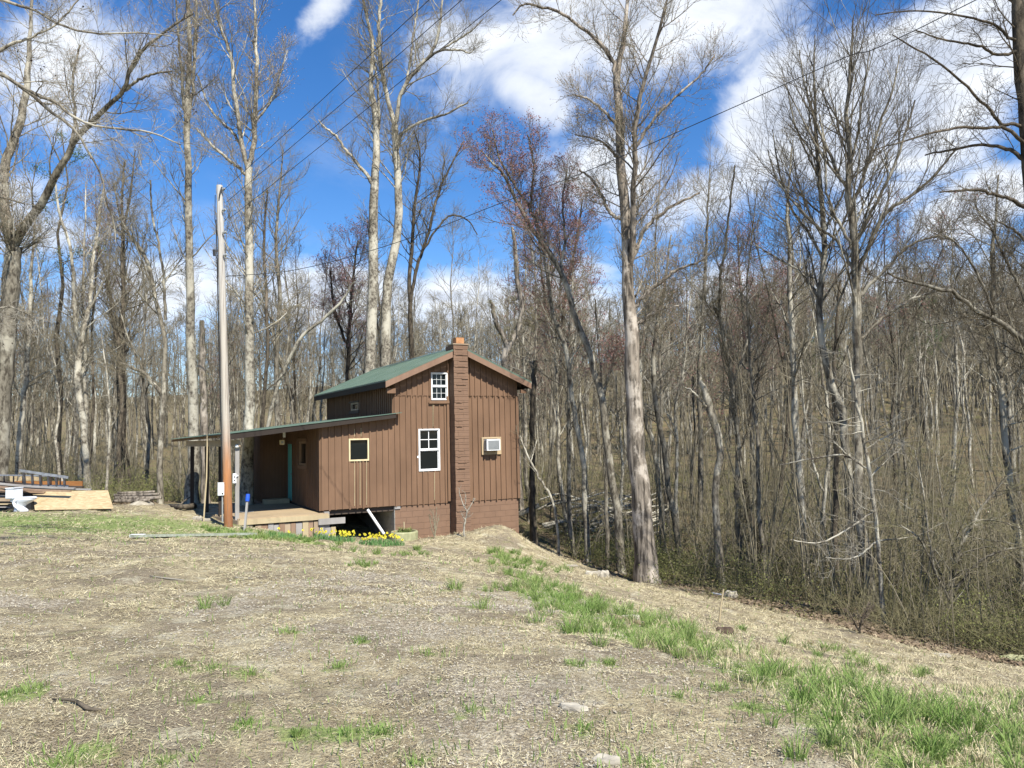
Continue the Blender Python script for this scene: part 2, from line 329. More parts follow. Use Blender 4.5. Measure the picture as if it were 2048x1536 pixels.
def lathe(prof, n=24, cx=0, cy=0):
    m = MB(); vs = []; fs = []
    for (r, z) in prof:
        for k in range(n): a = 2 * math.pi * k / n; vs.append((cx + r * math.cos(a), cy + r * math.sin(a), z))
    for i in range(len(prof) - 1):
        for k in range(n): fs.append((i * n + k, i * n + (k + 1) % n, (i + 1) * n + (k + 1) % n, (i + 1) * n + k))
    fs.append(tuple(range(n - 1, -1, -1))); fs.append(tuple((len(prof) - 1) * n + k for k in range(n)))
    return m.poly(vs, fs)
def npmesh(name, verts, faces_list, mats, matidx=None, parent=None, smooth=False):
    """verts (N,3); faces_list = list of int arrays (M,k)."""
    me = bpy.data.meshes.new(name); me.vertices.add(len(verts)); me.vertices.foreach_set('co', np.ascontiguousarray(verts, dtype=np.float32).ravel())
    nl = sum(f.size for f in faces_list); nf = sum(len(f) for f in faces_list)
    me.loops.add(nl); me.polygons.add(nf)
    me.loops.foreach_set('vertex_index', np.concatenate([f.ravel() for f in faces_list]).astype(np.int32))
    tot = np.concatenate([np.full(len(f), f.shape[1], np.int32) for f in faces_list])
    me.polygons.foreach_set('loop_start', np.concatenate([[0], np.cumsum(tot)[:-1]]).astype(np.int32))
    if matidx is not None: me.polygons.foreach_set('material_index', np.concatenate(matidx).astype(np.int32))
    for m in mats: me.materials.append(m)
    me.update(calc_edges=True)
    if smooth: me.shade_smooth()
    o = bpy.data.objects.new(name, me); col.objects.link(o)
    if parent: o.parent = parent
    return o
def norm(a): return a / np.maximum(np.linalg.norm(a, axis=-1, keepdims=True), 1e-9)

# ------------------------------------------------------------------ terrain
ctl = []
for (px, py, Y) in [(0, 1020, 25), (60, 1022, 24), (227, 1018, 24), (320, 1012, 27), (0, 1300, 6.1), (0, 1150, 10.4), (0, 1080, 15.8),
        (500, 1536, 3.7), (500, 1300, 6), (500, 1200, 8.7), (500, 1120, 13), (500, 1082, 17.5), (470, 1056, 22), (540, 1060, 22.8), (250, 1060, 19),
        (620, 1076, 22.8), (700, 1103, 18.5), (700, 1083, 22.4), (850, 1087, 22.6), (880, 1072, 24.0), (930, 1068, 24.2), (1000, 1064, 24.3), (1030, 1075, 24.8),
        (780, 1090, 21.5), (850, 1150, 13.0), (1000, 1150, 13.5), (1060, 1200, 10.5), (1000, 1300, 6.4), (1400, 1300, 7.6), (1200, 1400, 4.8), (1700, 1400, 5.6),
        (1400, 1500, 3.9), (1900, 1536, 4.1), (2048, 1450, 5.0), (2048, 1400, 7.5), (2048, 1340, 14), (1700, 1350, 8.5), (1700, 1270, 16), (1500, 1220, 19),
        (1400, 1240, 13), (1290, 1166, 24), (1200, 1150, 24), (1100, 1116, 23.5), (1250, 1200, 14.5), (1150, 1150, 18), (1300, 1130, 29), (1500, 1160, 25),
        (1800, 1230, 20), (2048, 1290, 17.5), (1300, 1050, 36), (1700, 1050, 35), (1700, 950, 50), (1700, 880, 70), (1700, 800, 95), (2000, 850, 80),
        (2000, 780, 110), (1200, 960, 55), (1200, 900, 80), (1200, 830, 120), (200, 1003, 32), (200, 980, 42), (200, 930, 70), (200, 890, 110), (1000, 960, 45),
        (600, 1010, 40), (2048, 1130, 32)]:
    ctl.append(at(px, py, Y))
ctl = [tuple(p) for p in ctl] + [(-6.2, 24.3, -1.62), (-5, 25.3, -1.8), (-4, 24.7, -1.8), (-3.2, 26, -1.95), (-7, 26.5, -1.55), (-2, 25.2, -1.75), (0.5, 27.5, -2.6), (-9, 28, -1.0), (-3, 30, -1.8), (1.5, 24.8, -2.5), (0, 0, 0), (-10, 0, .1), (10, 0, -1.6), (5, 0, -.6), (0, -12, .2), (-20, -10, .3), (20, -10, -3), (-40, 20, -.2), (-40, 60, -1),
        (45, 20, -1.0), (60, 60, 6), (0, 170, 12), (-90, 150, 4), (100, 150, 20), (-120, 0, 1), (120, 0, 6), (0, -80, 1), (-100, -80, 2), (100, -80, 0), (200, 220, 24), (-200, 220, 10)]
ctl = np.array(ctl); CX, CYv = ctl[:, 0], ctl[:, 1]
def _phi(r2): return 0.5 * r2 * np.log(r2 + 1e-9)
def _tps():
    n = len(ctl); K = _phi((CX[:, None] - CX[None]) ** 2 + (CYv[:, None] - CYv[None]) ** 2) + np.eye(n) * 0.6
    P = np.c_[np.ones(n), CX, CYv]; A = np.zeros((n + 3, n + 3)); A[:n, :n] = K; A[:n, n:] = P; A[n:, :n] = P.T
    return np.linalg.solve(A, np.r_[ctl[:, 2], 0, 0, 0])
TW = _tps()
_rs = np.random.RandomState(3); _lat = _rs.rand(256, 256)
def vnoise(x, y, s):
    x = np.asarray(x, float) * s; y = np.asarray(y, float) * s; xi = np.floor(x).astype(int); yi = np.floor(y).astype(int); fx = x - xi; fy = y - yi
    fx = fx * fx * (3 - 2 * fx); fy = fy * fy * (3 - 2 * fy); L = lambda i, j: _lat[i % 256, j % 256]
    return (L(xi, yi) * (1 - fx) + L(xi + 1, yi) * fx) * (1 - fy) + (L(xi, yi + 1) * (1 - fx) + L(xi + 1, yi + 1) * fx) * fy
def fbm(x, y, s, o=4): return sum(vnoise(x + 17 * k, y - 11 * k, s * 2 ** k) * 0.5 ** k for k in range(o)) / sum(0.5 ** k for k in range(o))
def H(x, y):
    x = np.asarray(x, float); y = np.asarray(y, float); shp = x.shape; xf = x.ravel(); yf = y.ravel(); o = np.empty(xf.shape)
    for i in range(0, len(xf), 40000):
        a = xf[i:i + 40000]; b = yf[i:i + 40000]
        o[i:i + 40000] = _phi((a[:, None] - CX) ** 2 + (b[:, None] - CYv) ** 2) @ TW[:-3] + TW[-3] + TW[-2] * a + TW[-1] * b
    o += .27 * np.exp(-(((xf + .45) / .85) ** 2 + ((yf - 24.0) / .8) ** 2))
    o += (fbm(xf, yf, 0.6, 3) - 0.5) * 0.10 + (fbm(xf + 50, yf, 2.5, 3) - 0.5) * 0.08
    return o.reshape(shp)
def hz(x, y): return float(H(np.array([x]), np.array([y]))[0])
_YS = np.geomspace(2.6, 160, 500)
def hit(px, py):
    d = ray(px, py); P = CAM + _YS[:, None] * d; k = np.nonzero(P[:, 2] < H(P[:, 0], P[:, 1]))[0]
    k = k[0] if len(k) else len(_YS) - 1
    return P[k]
# woods edge
_ex = np.array([-60, -25, -14, -9, -4, 1, 2.4, 4.2, 6.4, 7.6, 9.8, 14, 20, 40]); _ey = np.array([27, 29, 29.5, 33, 37, 30, 26.8, 24.2, 20.0, 16.6, 14.6, 11, 8, 0])
def woods(x, y): return y - np.interp(x, _ex, _ey) + (fbm(np.asarray(x, float) + 7, np.asarray(y, float), .45, 4) - .5) * 2.6
# green grass tufts: (px, py, spread m, blades)
tufts = [(730, 1132, .32, 260), (818, 1110, .40, 300), (830, 1100, .3, 120), (670, 1102, .3, 120), (898, 1180, .22, 230), (943, 1216, .16, 160), (760, 1108, .25, 90), (1015, 1118, .45, 240),
         (1060, 1130, .3, 90), (1110, 1140, .3, 80), (990, 1130, .3, 120), (1590, 1292, .22, 330), (1490, 1264, .18, 120), (575, 1268, .22, 110), (720, 1285, .2, 80), (680, 1335, .2, 90), (360, 1332, .1, 90), (430, 1340, .16, 50),
         (595, 1470, .08, 130), (700, 1470, .16, 90), (760, 1470, .08, 90), (490, 1452, .1, 50), (395, 1403, .1, 40), (1355, 1395, .10, 90), (1440, 1380, .16, 160), (1150, 1330, .2, 130), (1220, 1330, .14, 170), (130, 1530, .2, 60), (180, 1505, .12, 40), (500, 1350, .15, 60), (420, 1215, .2, 40),
         (1810, 1350, .22, 260), (1770, 1345, .3, 120), (330, 1530, .1, 50), (15, 1395, .25, 90), (60, 1385, .3, 80), (1500, 1420, .12, 60), (1165, 1465, .12, 60), (840, 1530, .12, 70), (1950, 1390, .3, 160), (1290, 1530, .1, 30), (940, 1425, .1, 40), (850, 1310, .2, 40), (1700, 1320, .3, 60), (1660, 1300, .3, 60)]
band = [(1000, 1105), (1020, 1120), (1045, 1135), (1030, 1150), (1060, 1160), (1090, 1180), (1055, 1185), (1110, 1215), (1160, 1235), (1210, 1225), (1150, 1195), (1280, 1245), (1340, 1270), (1080, 1195), (1130, 1205), (1180, 1222), (1250, 1235), (1330, 1250), (1400, 1280), (1290, 1290), (1360, 1305), (1460, 1330), (1560, 1370), (1640, 1390), (1710, 1390), (1780, 1420), (1820, 1460), (1880, 1470), (1950, 1500), (2030, 1510), (2048, 1450), (1980, 1430), (1740, 1450), (1800, 1500), (1900, 1536), (1680, 1370), (1510, 1350), (1420, 1300), (1200, 1250), (1150, 1265), (1250, 1275), (1100, 1175), (1230, 1250), (1310, 1262), (1660, 1420), (1750, 1500), (2000, 1400), (1580, 1345), (1850, 1430), (1920, 1460)]
strip = [(480, 1070), (500, 1076), (530, 1076), (560, 1080), (590, 1082), (615, 1084), (650, 1088), (450, 1064), (420, 1060), (575, 1075), (545, 1070), (600, 1078)]
TP = []
for (px, py, s, n) in tufts: p = hit(px, py); TP.append((p[0], p[1], s * (.6 if p[1] < 8 else 1), n * (.7 if p[1] < 8 else 1.2), .42 if p[1] < 8 else .95))
for (px, py) in band:
    p = hit(px, py); TP.append((p[0], p[1], .30 + .012 * p[1], 420, 1.05))
for (px, py) in strip:
    p = hit(px, py); TP.append((p[0], p[1], .4, 170, 0.7))
GX = np.array([t[0] for t in TP]); GY = np.array([t[1] for t in TP]); GS = np.array([max(t[2] * 0.7, .12) for t in TP])
def greenmask(x, y):
    xf = np.asarray(x).ravel(); yf = np.asarray(y).ravel(); o = np.zeros(len(xf)); near = (yf > 1) & (yf < 27) & (np.abs(xf) < 20)
    a = xf[near]; b = yf[near]; v = np.zeros(len(a))
    for i in range(0, len(a), 30000):
        d2 = (a[i:i + 30000, None] - GX) ** 2 + (b[i:i + 30000, None] - GY) ** 2
        v[i:i + 30000] = np.minimum(1, np.exp(-d2 / (2 * GS ** 2)).sum(1) * 0.75)
    o[near] = v
    lawn = np.clip(1 - np.abs(yf - 20.0) / 6.5, 0, 1) * np.clip((-4.0 - xf) / 4, 0, 1) * 0.95     # greener lawn at the back left
    return np.maximum(o, lawn).reshape(np.shape(x))
def gravelmask(x, y):
    n = fbm(x, y, 0.5, 4); n2 = fbm(x * .6 + 9, y + 4, 1.7, 3)
    r = np.exp(-(((x + 4.0) / 5.2) ** 2 + ((y - 9.5) / 4.8) ** 2)) + 0.75 * np.exp(-(((x + 1.0) / 2.2) ** 2 + ((y - 4.6) / 2.4) ** 2)) + .5 * np.exp(-(((x - 1.0) / .7) ** 2 + ((y - 4.4) / .7) ** 2)) + .4 * np.exp(-(((x - .2) / 1.5) ** 2 + ((y - 11) / 2.0) ** 2))
    return np.clip(r * 0.95 * np.clip((n - 0.24) * 3.2, 0, 1.0) * np.clip((n2 - .22) * 3.0, 0.15, 1.15), 0, 1)
def grid_axis(lo, flo, fhi, hi, st, gr=1.09):
    a = list(np.arange(flo, fhi + 1e-6, st)); s = st; x = fhi
    while x < hi: s *= gr; x += s; a.append(min(x, hi))
    s = st; x = flo; b = []
    while x > lo: s *= gr; x -= s; b.append(max(x, lo))
    return np.array(b[::-1] + a)
gx = grid_axis(-320, -11, 9, 320, 0.10); gy = grid_axis(-160, 2.4, 27, 420, 0.10)
XX, YY = np.meshgrid(gx, gy); ZZ = H(XX, YY)
lump = (fbm(XX, YY, 5.0, 3) - 0.5) * 0.05 * np.clip(1 - np.abs(YY - 12) / 16, 0, 1); ZZ = ZZ + lump
def Hs(x, y): return H(x, y)
nx, ny = len(gx), len(gy); idx = np.arange(nx * ny).reshape(ny, nx)
fc = np.stack([idx[:-1, :-1], idx[:-1, 1:], idx[1:, 1:], idx[1:, :-1]], -1).reshape(-1, 4)
gnd = npmesh('ground', np.stack([XX, YY, ZZ], -1).reshape(-1, 3), [fc], [M['ground']], smooth=True)
tag(gnd, 'sloping yard of dry grass, gravel and woodland floor', 'ground', kind='structure')
for nm, arr in (('gravel', gravelmask(XX, YY)), ('green', greenmask(XX, YY)), ('litter', np.clip(woods(XX, YY) / 1.2 + .6 + (fbm(XX, YY, 1.2, 3) - .5) * 2, 0, 1))):
    a = gnd.data.attributes.new(nm, 'FLOAT', 'POINT'); a.data.foreach_set('value', arr.ravel().astype(np.float32))

# ------------------------------------------------------------------ cabin
HA = rad(27.5); HO = at(641.5, 1022, 24.4)
HU = np.array([math.cos(HA), math.sin(HA), 0]); HV = np.array([-math.sin(HA), math.cos(HA), 0])
def loc2w(u, v, z): return HO + HU * u + HV * v + np.array([0, 0, z])
def onfront(px, py, v=0.0):
    d = ray(px, py); O = HO + HV * v; t = np.dot(O - CAM, HV) / np.dot(d, HV); p = CAM + d * t - HO; return float(p @ HU), float(p[2])
cabin = empty('cabin', HO, HA)
tag(cabin, 'brown two storey board sided cabin with green metal roof and covered porch', 'cabin')
R = random.Random(7)
SL = 0.44; RU = 4.72; RZ = 5.27       # ridge
def roof_z(u): return RZ - SL * abs(u - RU)
def lean_z(u): return 2.785 + 0.107 * u
def wall(name, a0, a1, zb, zt, holes, plane, mat, step=0.205, th=0.1, bt=0.044, bw=0.045, cuts=(), battens=True, sheath=True):
    """plane(a, d, z) -> local xyz. sheathing as slanted-top columns, battens standing proud of it."""
    m = MB(); b = MB()
    def cols(mm, x0, x1, d0, d1, lift=0.0):
        zs = [(zb, None)]
        hs = sorted([h for h in holes if h[0] < x1 - 1e-6 and h[1] > x0 + 1e-6], key=lambda h: h[2])
        lo = zb - lift
        segs = []
        for h in hs: segs.append((lo, h[2])); lo = h[3]
        segs.append((lo, None))
        for (s0, s1) in segs:
            t0, t1 = (zt(x0), zt(x1)) if s1 is None else (s1, s1)
            if min(t0, t1) - s0 < 0.005: continue
            base = [plane(x0, d0, s0), plane(x1, d0, s0), plane(x1, d0, t1), plane(x0, d0, t0)]
            off = np.array(plane(x0, d1, s0)) - np.array(plane(x0, d0, s0)); mm.prism(base, off)
    xs = sorted({a0, a1, *[h[0] for h in holes], *[h[1] for h in holes], *[c for c in cuts if a0 < c < a1]})
    if sheath:
        for x0, x1 in zip(xs[:-1], xs[1:]): cols(m, x0, x1, -th, 0.0)
    if battens:
        x = a0 + 0.03
        while x < a1 - bw:
            t = bt * R.uniform(0.75, 1.1); ww = bw * R.uniform(0.85, 1.2); cols(b, x, x + ww, -0.004, t, R.uniform(0, 0.03)); x += step * R.uniform(0.86, 1.16)
    return m, b
pf = lambda a, d, z: (a, -d, z)
def wpart(name, *a, **k):
    m, b = wall(name, *a, **k); mat = a[6]
    n = len(m.v)
    m.poly(b.v, b.f); return m.build(name, mat, cabin)
E_ = 0.028
wl = (3.28, 4.05, 1.10, 2.52); wg = (3.755, 4.36, 3.49, 4.43); wsq = (0.90, 1.57, 1.52, 2.25)
o_ = wpart('front_wall', 2.42, 7.06, 0.0, lambda u: min(3.655, roof_z(u) - 0.06), [wl, wg], pf, M['siding']); 
wpart('front_wall', 0.0, 2.42, 0.012, lambda u: lean_z(u) - 0.06, [wsq], pf, M['siding'], step=0.225)
# upper gable, standing 24 mm proud over the lower boards
pg = lambda a, d, z: (a, -d - 0.024, z)
wpart('gable_wall', 2.42, 7.06, 3.64, lambda u: roof_z(u) - 0.06, [wg], pg, M['siding'], cuts=(RU,), th=0.123)
# side walls facing the porch
ps = lambda a, d, z: (0.0 - d, a, z)
wsd = (1.85, 3.03, 1.36, 2.18)
wpart('side_wall', 0.002, 5.15, 0.0, lambda v: lean_z(0) - 0.07, [wsd, (4.06, 5.0, -0.01, 2.14)], ps, M['siding'], step=0.2, bt=0.04)
pr = lambda a, d, z: (a, 5.15 - d, z)
wpart('porch_back_wall', -0.95, -0.04, 0.0, lambda u: lean_z(u) - 0.07, [], pr, M['siding'], step=0.11, bt=0.03, bw=0.035)
pl = lambda a, d, z: (-0.95 - d, a, z)
wpart('side_wall', 5.151, 8.9, 0.0, lambda v: lean_z(-0.95) - 0.07, [], pl, M['siding'])
pu = lambda a, d, z: (2.42 - d, a, z)
wup = (4.02, 5.0, 3.30, 3.60)
wpart('upper_side_wall', 0.002, 8.9, 2.9, lambda v: roof_z(2.42) - 0.06, [wup], pu, M['siding'], step=0.21)
MB().box(6.96, 7.06, 0.001, 8.9, 0, roof_z(7.06) - .06).build('side_wall', M['siding'], cabin)
MB().prism([(2.52, 8.8, 0), (6.95, 8.8, 0), (6.95, 8.8, roof_z(6.95) - .06), (RU, 8.8, RZ - .06), (2.52, 8.8, roof_z(2.52) - .06)], (0, .1, 0)).box(-0.94, 2.519, 8.8, 8.9, 0, 2.6).build('back_wall', M['siding'], cabin)
MB().box(0.02, 2.4, 0.12, 8.75, -0.16, -0.01).box(-0.93, 0.019, 5.2, 8.75, -0.16, -0.01).box(2.401, 6.95, .12, 8.75, -.17, -.02).build('floor', M['darkwood'], cabin)
# corner boards
MB().box(6.98, 7.085, -0.062, -0.036, 0.0, 3.64).build('corner_board', M['siding'], cabin)
MB().box(7.062, 7.09, -0.035, 0.06, 2.1, 3.5).build('corner_board', M['white'], cabin, 'peeling white strip on the far corner')
MB().box(4.31, 4.40, -0.058, -0.036, 0.05, 3.62).build('batten', M['siding'], cabin)
MB().box(3.66, 4.47, -0.085, -0.059, 3.37, 3.47).build('window_sill', M['siding'], cabin)
for (px, y0, y1) in ((709, 922, 1012), (720, 922, 1010), (733, 922, 1010), (709, 858, 873), (722, 856, 873), (847, 945, 1002), (869, 945, 1000), (846, 843, 855), (866, 808, 853), (889, 805, 850)):
    a, zt_ = onfront(px, y0, -.04); b_, zb_ = onfront(px, y1, -.04); MB().prism([(a, -.038, zt_), (b_, -.038, max(zb_, .02)), (b_ + .009, -.038, max(zb_, .02)), (a + .009, -.038, zt_)], (0, .03, 0)).build('caulk_line', M['cream'], cabin)
# foundation
f = MB().box(2.44, 4.43, 0.03, 0.23, -3.0, -0.006).box(4.94, 7.04, 0.03, 0.23, -3.0, -0.006).box(6.84, 7.04, 0.231, 8.8, -3.0, -0.006).box(2.64, 6.839, 8.6, 8.8, -3.0, -.006)
f.build('foundation', M['block'], cabin)
MB().box(2.44, 2.64, 0.231, 8.8, -3.0, -0.174).build('foundation_wall', M['greyblock'], cabin, 'bare grey block wall of the crawl space')
MB().box(2.425, 2.439, 0.02, 0.30, -2.6, -0.03).build('foundation_edge', M['greyblock'], cabin, 'unpainted grey block edge')
MB().box(-0.9, 2.43, 8.55, 8.6, -2.4, -0.17).box(-0.05, 0.0, 0.35, 8.5, -2.4, -0.17).build('crawl_daylight_screen', M['darkwood'], cabin)  # added dark walls that keep daylight out of the crawl space opening
# main roof
def roof_slab(sgn, name):
    u1 = RU + sgn * 2.70; m = MB(); z1 = roof_z(u1)
    m.prism([(RU, -0.425, RZ), (u1, -0.425, z1), (u1, -0.425, z1 + 0.045), (RU, -0.425, RZ + 0.045)], (0, 10.05, 0))
    v = -0.40
    while v < 9.6:
        m.prism([(RU, v, RZ + 0.044), (u1 + .01 * sgn, v, z1 + 0.044), (u1 + .01 * sgn, v, z1 + 0.064), (RU, v, RZ + 0.064)], (0, 0.035, 0)); v += 0.228
    return m.build(name, M['green_metal'], cabin)
roof_slab(-1, 'roof'); roof_slab(1, 'roof')
MB().prism([(RU - .16, -.43, roof_z(RU - .16) + .066), (RU, -.43, RZ + .066), (RU + .16, -.43, roof_z(RU + .16) + .066), (RU, -.43, RZ + .085)], (0, 10.06, 0)).build('ridge_cap', M['green_metal'], cabin)
for sgn, us in ((-1, (4.40, 2.02)), (1, (4.965, 7.42))):
    a, b = us; MB().prism([(a, -0.447, roof_z(a) - 0.205), (b, -0.447, roof_z(b) - 0.205), (b, -0.447, roof_z(b) - 0.004), (a, -0.447, roof_z(a) - 0.004)], (0, 0.021, 0)).build('rake_board', M['trim'], cabin)
z = roof_z(2.02)
MB().prism([(2.03, -0.424, z - 0.19), (2.055, -0.424, z - 0.19), (2.055, -0.424, z - 0.005), (2.03, -0.424, z - 0.005)], (0, 10.03, 0)).build('eave_board', M['shade_blackwood'], cabin)
MB().prism([(7.40, -0.424, z - 0.19), (7.42, -0.424, z - 0.19), (7.42, -0.424, z - 0.005), (7.40, -0.424, z - 0.005)], (0, 10.03, 0)).build('eave_board', M['shade_blackwood'], cabin)
for k in range(16):
    v = 0.2 + k * 0.61
    for s in (-1, 1):
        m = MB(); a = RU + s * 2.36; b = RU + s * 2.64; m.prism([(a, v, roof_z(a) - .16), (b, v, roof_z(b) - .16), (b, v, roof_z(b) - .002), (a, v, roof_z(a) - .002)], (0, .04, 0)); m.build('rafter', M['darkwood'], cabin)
MB().box(7.07, 7.28, -0.30, -0.22, 3.72, 3.86).build('lookout', M['siding'], cabin)
MB().box(2.12, 2.41, -.30, -.22, 3.70, 3.86).build('lookout', M['siding'], cabin)
# chimney
m = MB(); z = -2.9; k = 0
while z < 5.36:
    h = 0.203; j = lambda: R.uniform(-0.007, 0.007)
    m.box(4.425 + j(), 4.95 + j(), -0.455 + j(), 0.02 if z < 3.5 else -0.02 , z, min(z + h - 0.014, 5.36)); m.box(4.436, 4.94, -0.444, 0.01 if z < 3.5 else -.03, z + h - 0.014, min(z + h, 5.36)); z += h; k += 1
for _ in range(40):                              # mortar squeezed out of the joints, painted over
    zc = -2.9 + 0.203 * R.randint(13, 40) - 0.007; a = R.uniform(4.43, 4.75); m.box(a, min(a + R.uniform(.1, .4), 4.945), -0.478, -0.44, zc - .012, zc + R.uniform(.004, .02))
ch = m.build('chimney', M['block'], cabin)
MB().box(4.39, 4.985, -0.49, 0.03, 5.362, 5.395).build('chimney_cap', M['tanwood'], ch)
fl = MB().box(4.565, 4.86, -0.37, -0.08, 5.396, 5.62).build('flue', M['flue'], ch, bev=0.008)
MB().box(4.60, 4.825, -0.335, -0.115, 5.55, 5.6225).build('flue_opening', M['black'], fl)
MB().box(4.45, 4.93, -0.02, 0.3, 4.9, 5.36).build('chimney_back', M['block'], ch)
# windows
def window(h, kind, plane=pf, proud=0.03, mat=M['white'], fw=0.06, name='window'):
    a0, a1, z0, z1 = h; fr = MB()
    def bx(mm, x0, x1, y0, y1, d0, d1):
        base = [plane(x0, d0, y0), plane(x1, d0, y0), plane(x1, d0, y1), plane(x0, d0, y1)]
        mm.prism(base, np.array(plane(x0, d1, y0)) - np.array(plane(x0, d0, y0)))
    e = 0.002
    bx(fr, a0 + e, a0 + fw, z0 + e, z1 - e, -0.09, proud); bx(fr, a1 - fw, a1 - e, z0 + e, z1 - e, -0.09, proud)
    bx(fr, a0 + fw, a1 - fw, z0 + e, z0 + fw, -0.09, proud); bx(fr, a0 + fw, a1 - fw, z1 - fw, z1 - e, -0.09, proud)
    w_ = fr.build(name, mat, cabin)
    ia0, ia1, iz0, iz1 = a0 + fw, a1 - fw, z0 + fw, z1 - fw
    gl = MB(); bx(gl, ia0, ia1, iz0, iz1, -0.07, -0.045); gl.build('pane', M['glass'], w_)
    sh = MB()
    if kind in ('six', 'two'):
        zm = (iz0 + iz1) / 2; s = 0.026
        bx(sh, ia0, ia1, zm - 0.022, zm + 0.022, -0.044, 0.012)
        for (q0, q1, d) in ((iz0, zm - 0.022, -0.022), (zm + 0.022, iz1, 0.0)):
            bx(sh, ia0, ia0 + s, q0, q1, -0.044, d); bx(sh, ia1 - s, ia1, q0, q1, -0.044, d)
            bx(sh, ia0 + s, ia1 - s, q0, q0 + s, -0.044, d); bx(sh, ia0 + s, ia1 - s, q1 - s, q1, -0.044, d)
        sh.build('sash', mat, w_)
        g_ = MB(); t = 0.005
        rows = [(zm + .054, iz1 - s)] + ([(iz0 + s, zm - .054)] if kind == 'six' else [])
        nc = 3 if kind == 'six' else 2
        if kind == 'two': t = 0.012
        for (q0, q1) in rows:
            for i in range(1, nc):
                x = ia0 + s + (ia1 - ia0 - 2 * s) * i / nc; bx(g_, x - t, x + t, q0, q1, -0.043, -0.028)
            zz_ = (q0 + q1) / 2; bx(g_, ia0 + s, ia1 - s, zz_ - t, zz_ + t, -0.0435, -0.030)
        g_.build('muntin', mat, w_)
    return w_
window(wl, 'two', fw=0.045)
window(wg, 'six', plane=pg, fw=0.035)
window(wsq, 'one', mat=M['cream'], fw=0.05, proud=0.045)
window(wsd, 'one', plane=ps, mat=M['brownwood'], fw=0.075, proud=0.03)
window(wup, 'one', plane=pu, mat=M['tanwood'], fw=0.06, proud=0.03)
m = MB()
for (a, b, c, d) in ((1.72, 3.16, 1.24, 1.355), (1.72, 3.16, 2.185, 2.28), (1.72, 1.845, 1.356, 2.184), (3.035, 3.16, 1.356, 2.184)):
    m.box(-0.052, -0.041, a, b, c, d)
m.build('window_trim', M['siding'], cabin)
MB().box(2.36, 2.384, 3.85, 5.17, 3.18, 3.295).box(2.36, 2.384, 3.85, 5.17, 3.605, 3.66).build('window_trim', M['darkwood'], cabin)
MB().box(3.22, 3.275, -0.05, 0.0, 1.55, 1.62).build('window_latch', M['white'], cabin)
# door
dr = MB().box(-0.025, 0.02, 4.12, 4.94, 0.03, 2.08).build('door', M['teal'], cabin)
m = MB()
for (a, b, c, d) in ((4.2, 4.5, .2, .85), (4.56, 4.86, .2, .85), (4.2, 4.5, 1.0, 1.85), (4.56, 4.86, 1.0, 1.85)): m.box(-0.034, -0.0255, a, b, c, d)
m.build('door_panel', M['teal'], dr)
MB().tube([(-0.026, 4.2, 1.0), (-0.075, 4.2, 1.0)], [0.012, 0.03], 10).build('handle', M['metal'], dr)
MB().box(-0.05, 0.0, 4.065, 4.118, 0, 2.135).box(-0.05, 0.0, 4.942, 4.995, 0, 2.135).box(-0.05, 0.0, 4.119, 4.941, 2.082, 2.135).build('door_frame', M['siding'], cabin)
# lean-to and porch roof
poly = [(-2.96, -0.36), (2.60, -0.36), (2.60, -0.066), (2.375, -0.066), (2.375, 9.0), (-1.15, 9.0), (-1.15, 4.9), (-4.05, 4.9)]
MB().prism([(u, v, lean_z(u) - 0.010) for (u, v) in poly], (0, 0, 0.010)).build('porch_roof', M['green_metal'], cabin)
m = MB()
v = -0.30
while v < 4.9:
    uL = -2.96 - (v + .36) * 1.09 / 5.26; uR = 2.37 if v > -.05 else 2.6; m.prism([(uL - .02, v, lean_z(uL) + .0), (uR, v, lean_z(uR) + .0), (uR, v, lean_z(uR) + .012), (uL - .02, v, lean_z(uL) + .012)], (0, .03, 0)); v += .228
m.build('roof_ribs', M['green_metal'], cabin)
m = MB(); m.prism([(-2.93, -0.335, lean_z(-2.93) - .19), (2.40, -0.335, lean_z(2.40) - .15), (2.40, -0.335, lean_z(2.4) - .012), (-2.93, -0.335, lean_z(-2.93) - .012)], (0, 0.035, 0)); m.build('porch_fascia', M['shade_blackwood'], cabin)
for k in range(9):
    m = MB(); v = 0.15 + k * .58; uL = -2.93 - (v + .36) * 1.09 / 5.26
    m.prism([(uL, v, lean_z(uL) - .10), (-.06, v, lean_z(-.06) - .14), (-.06, v, lean_z(-.06) - .024), (uL, v, lean_z(uL) - .024)], (0, .045, 0)); m.build('rafter', M['brownwood'], cabin)
posts = [(-2.50, 0.02), (-2.80, 1.45), (-3.06, 2.82), (-3.42, 3.85)]
a = (-2.45, -0.15, 2.185); b = (-3.55, 4.35, 2.185)
MB().bar(a, b, 0.05, 0.19).build('beam', M['tanwood'], cabin)
for i, (u, v) in enumerate(posts):
    MB().box(u - .058, u + .058, v - .055, v + .055, -0.08 if i else -.2, 2.088).build('post', M['greywood'] if i == 0 else M['shade_blackwood'], cabin, 'weathered grey post' if i == 0 else None)  # rear posts near black: shade of the porch roof put into their colour
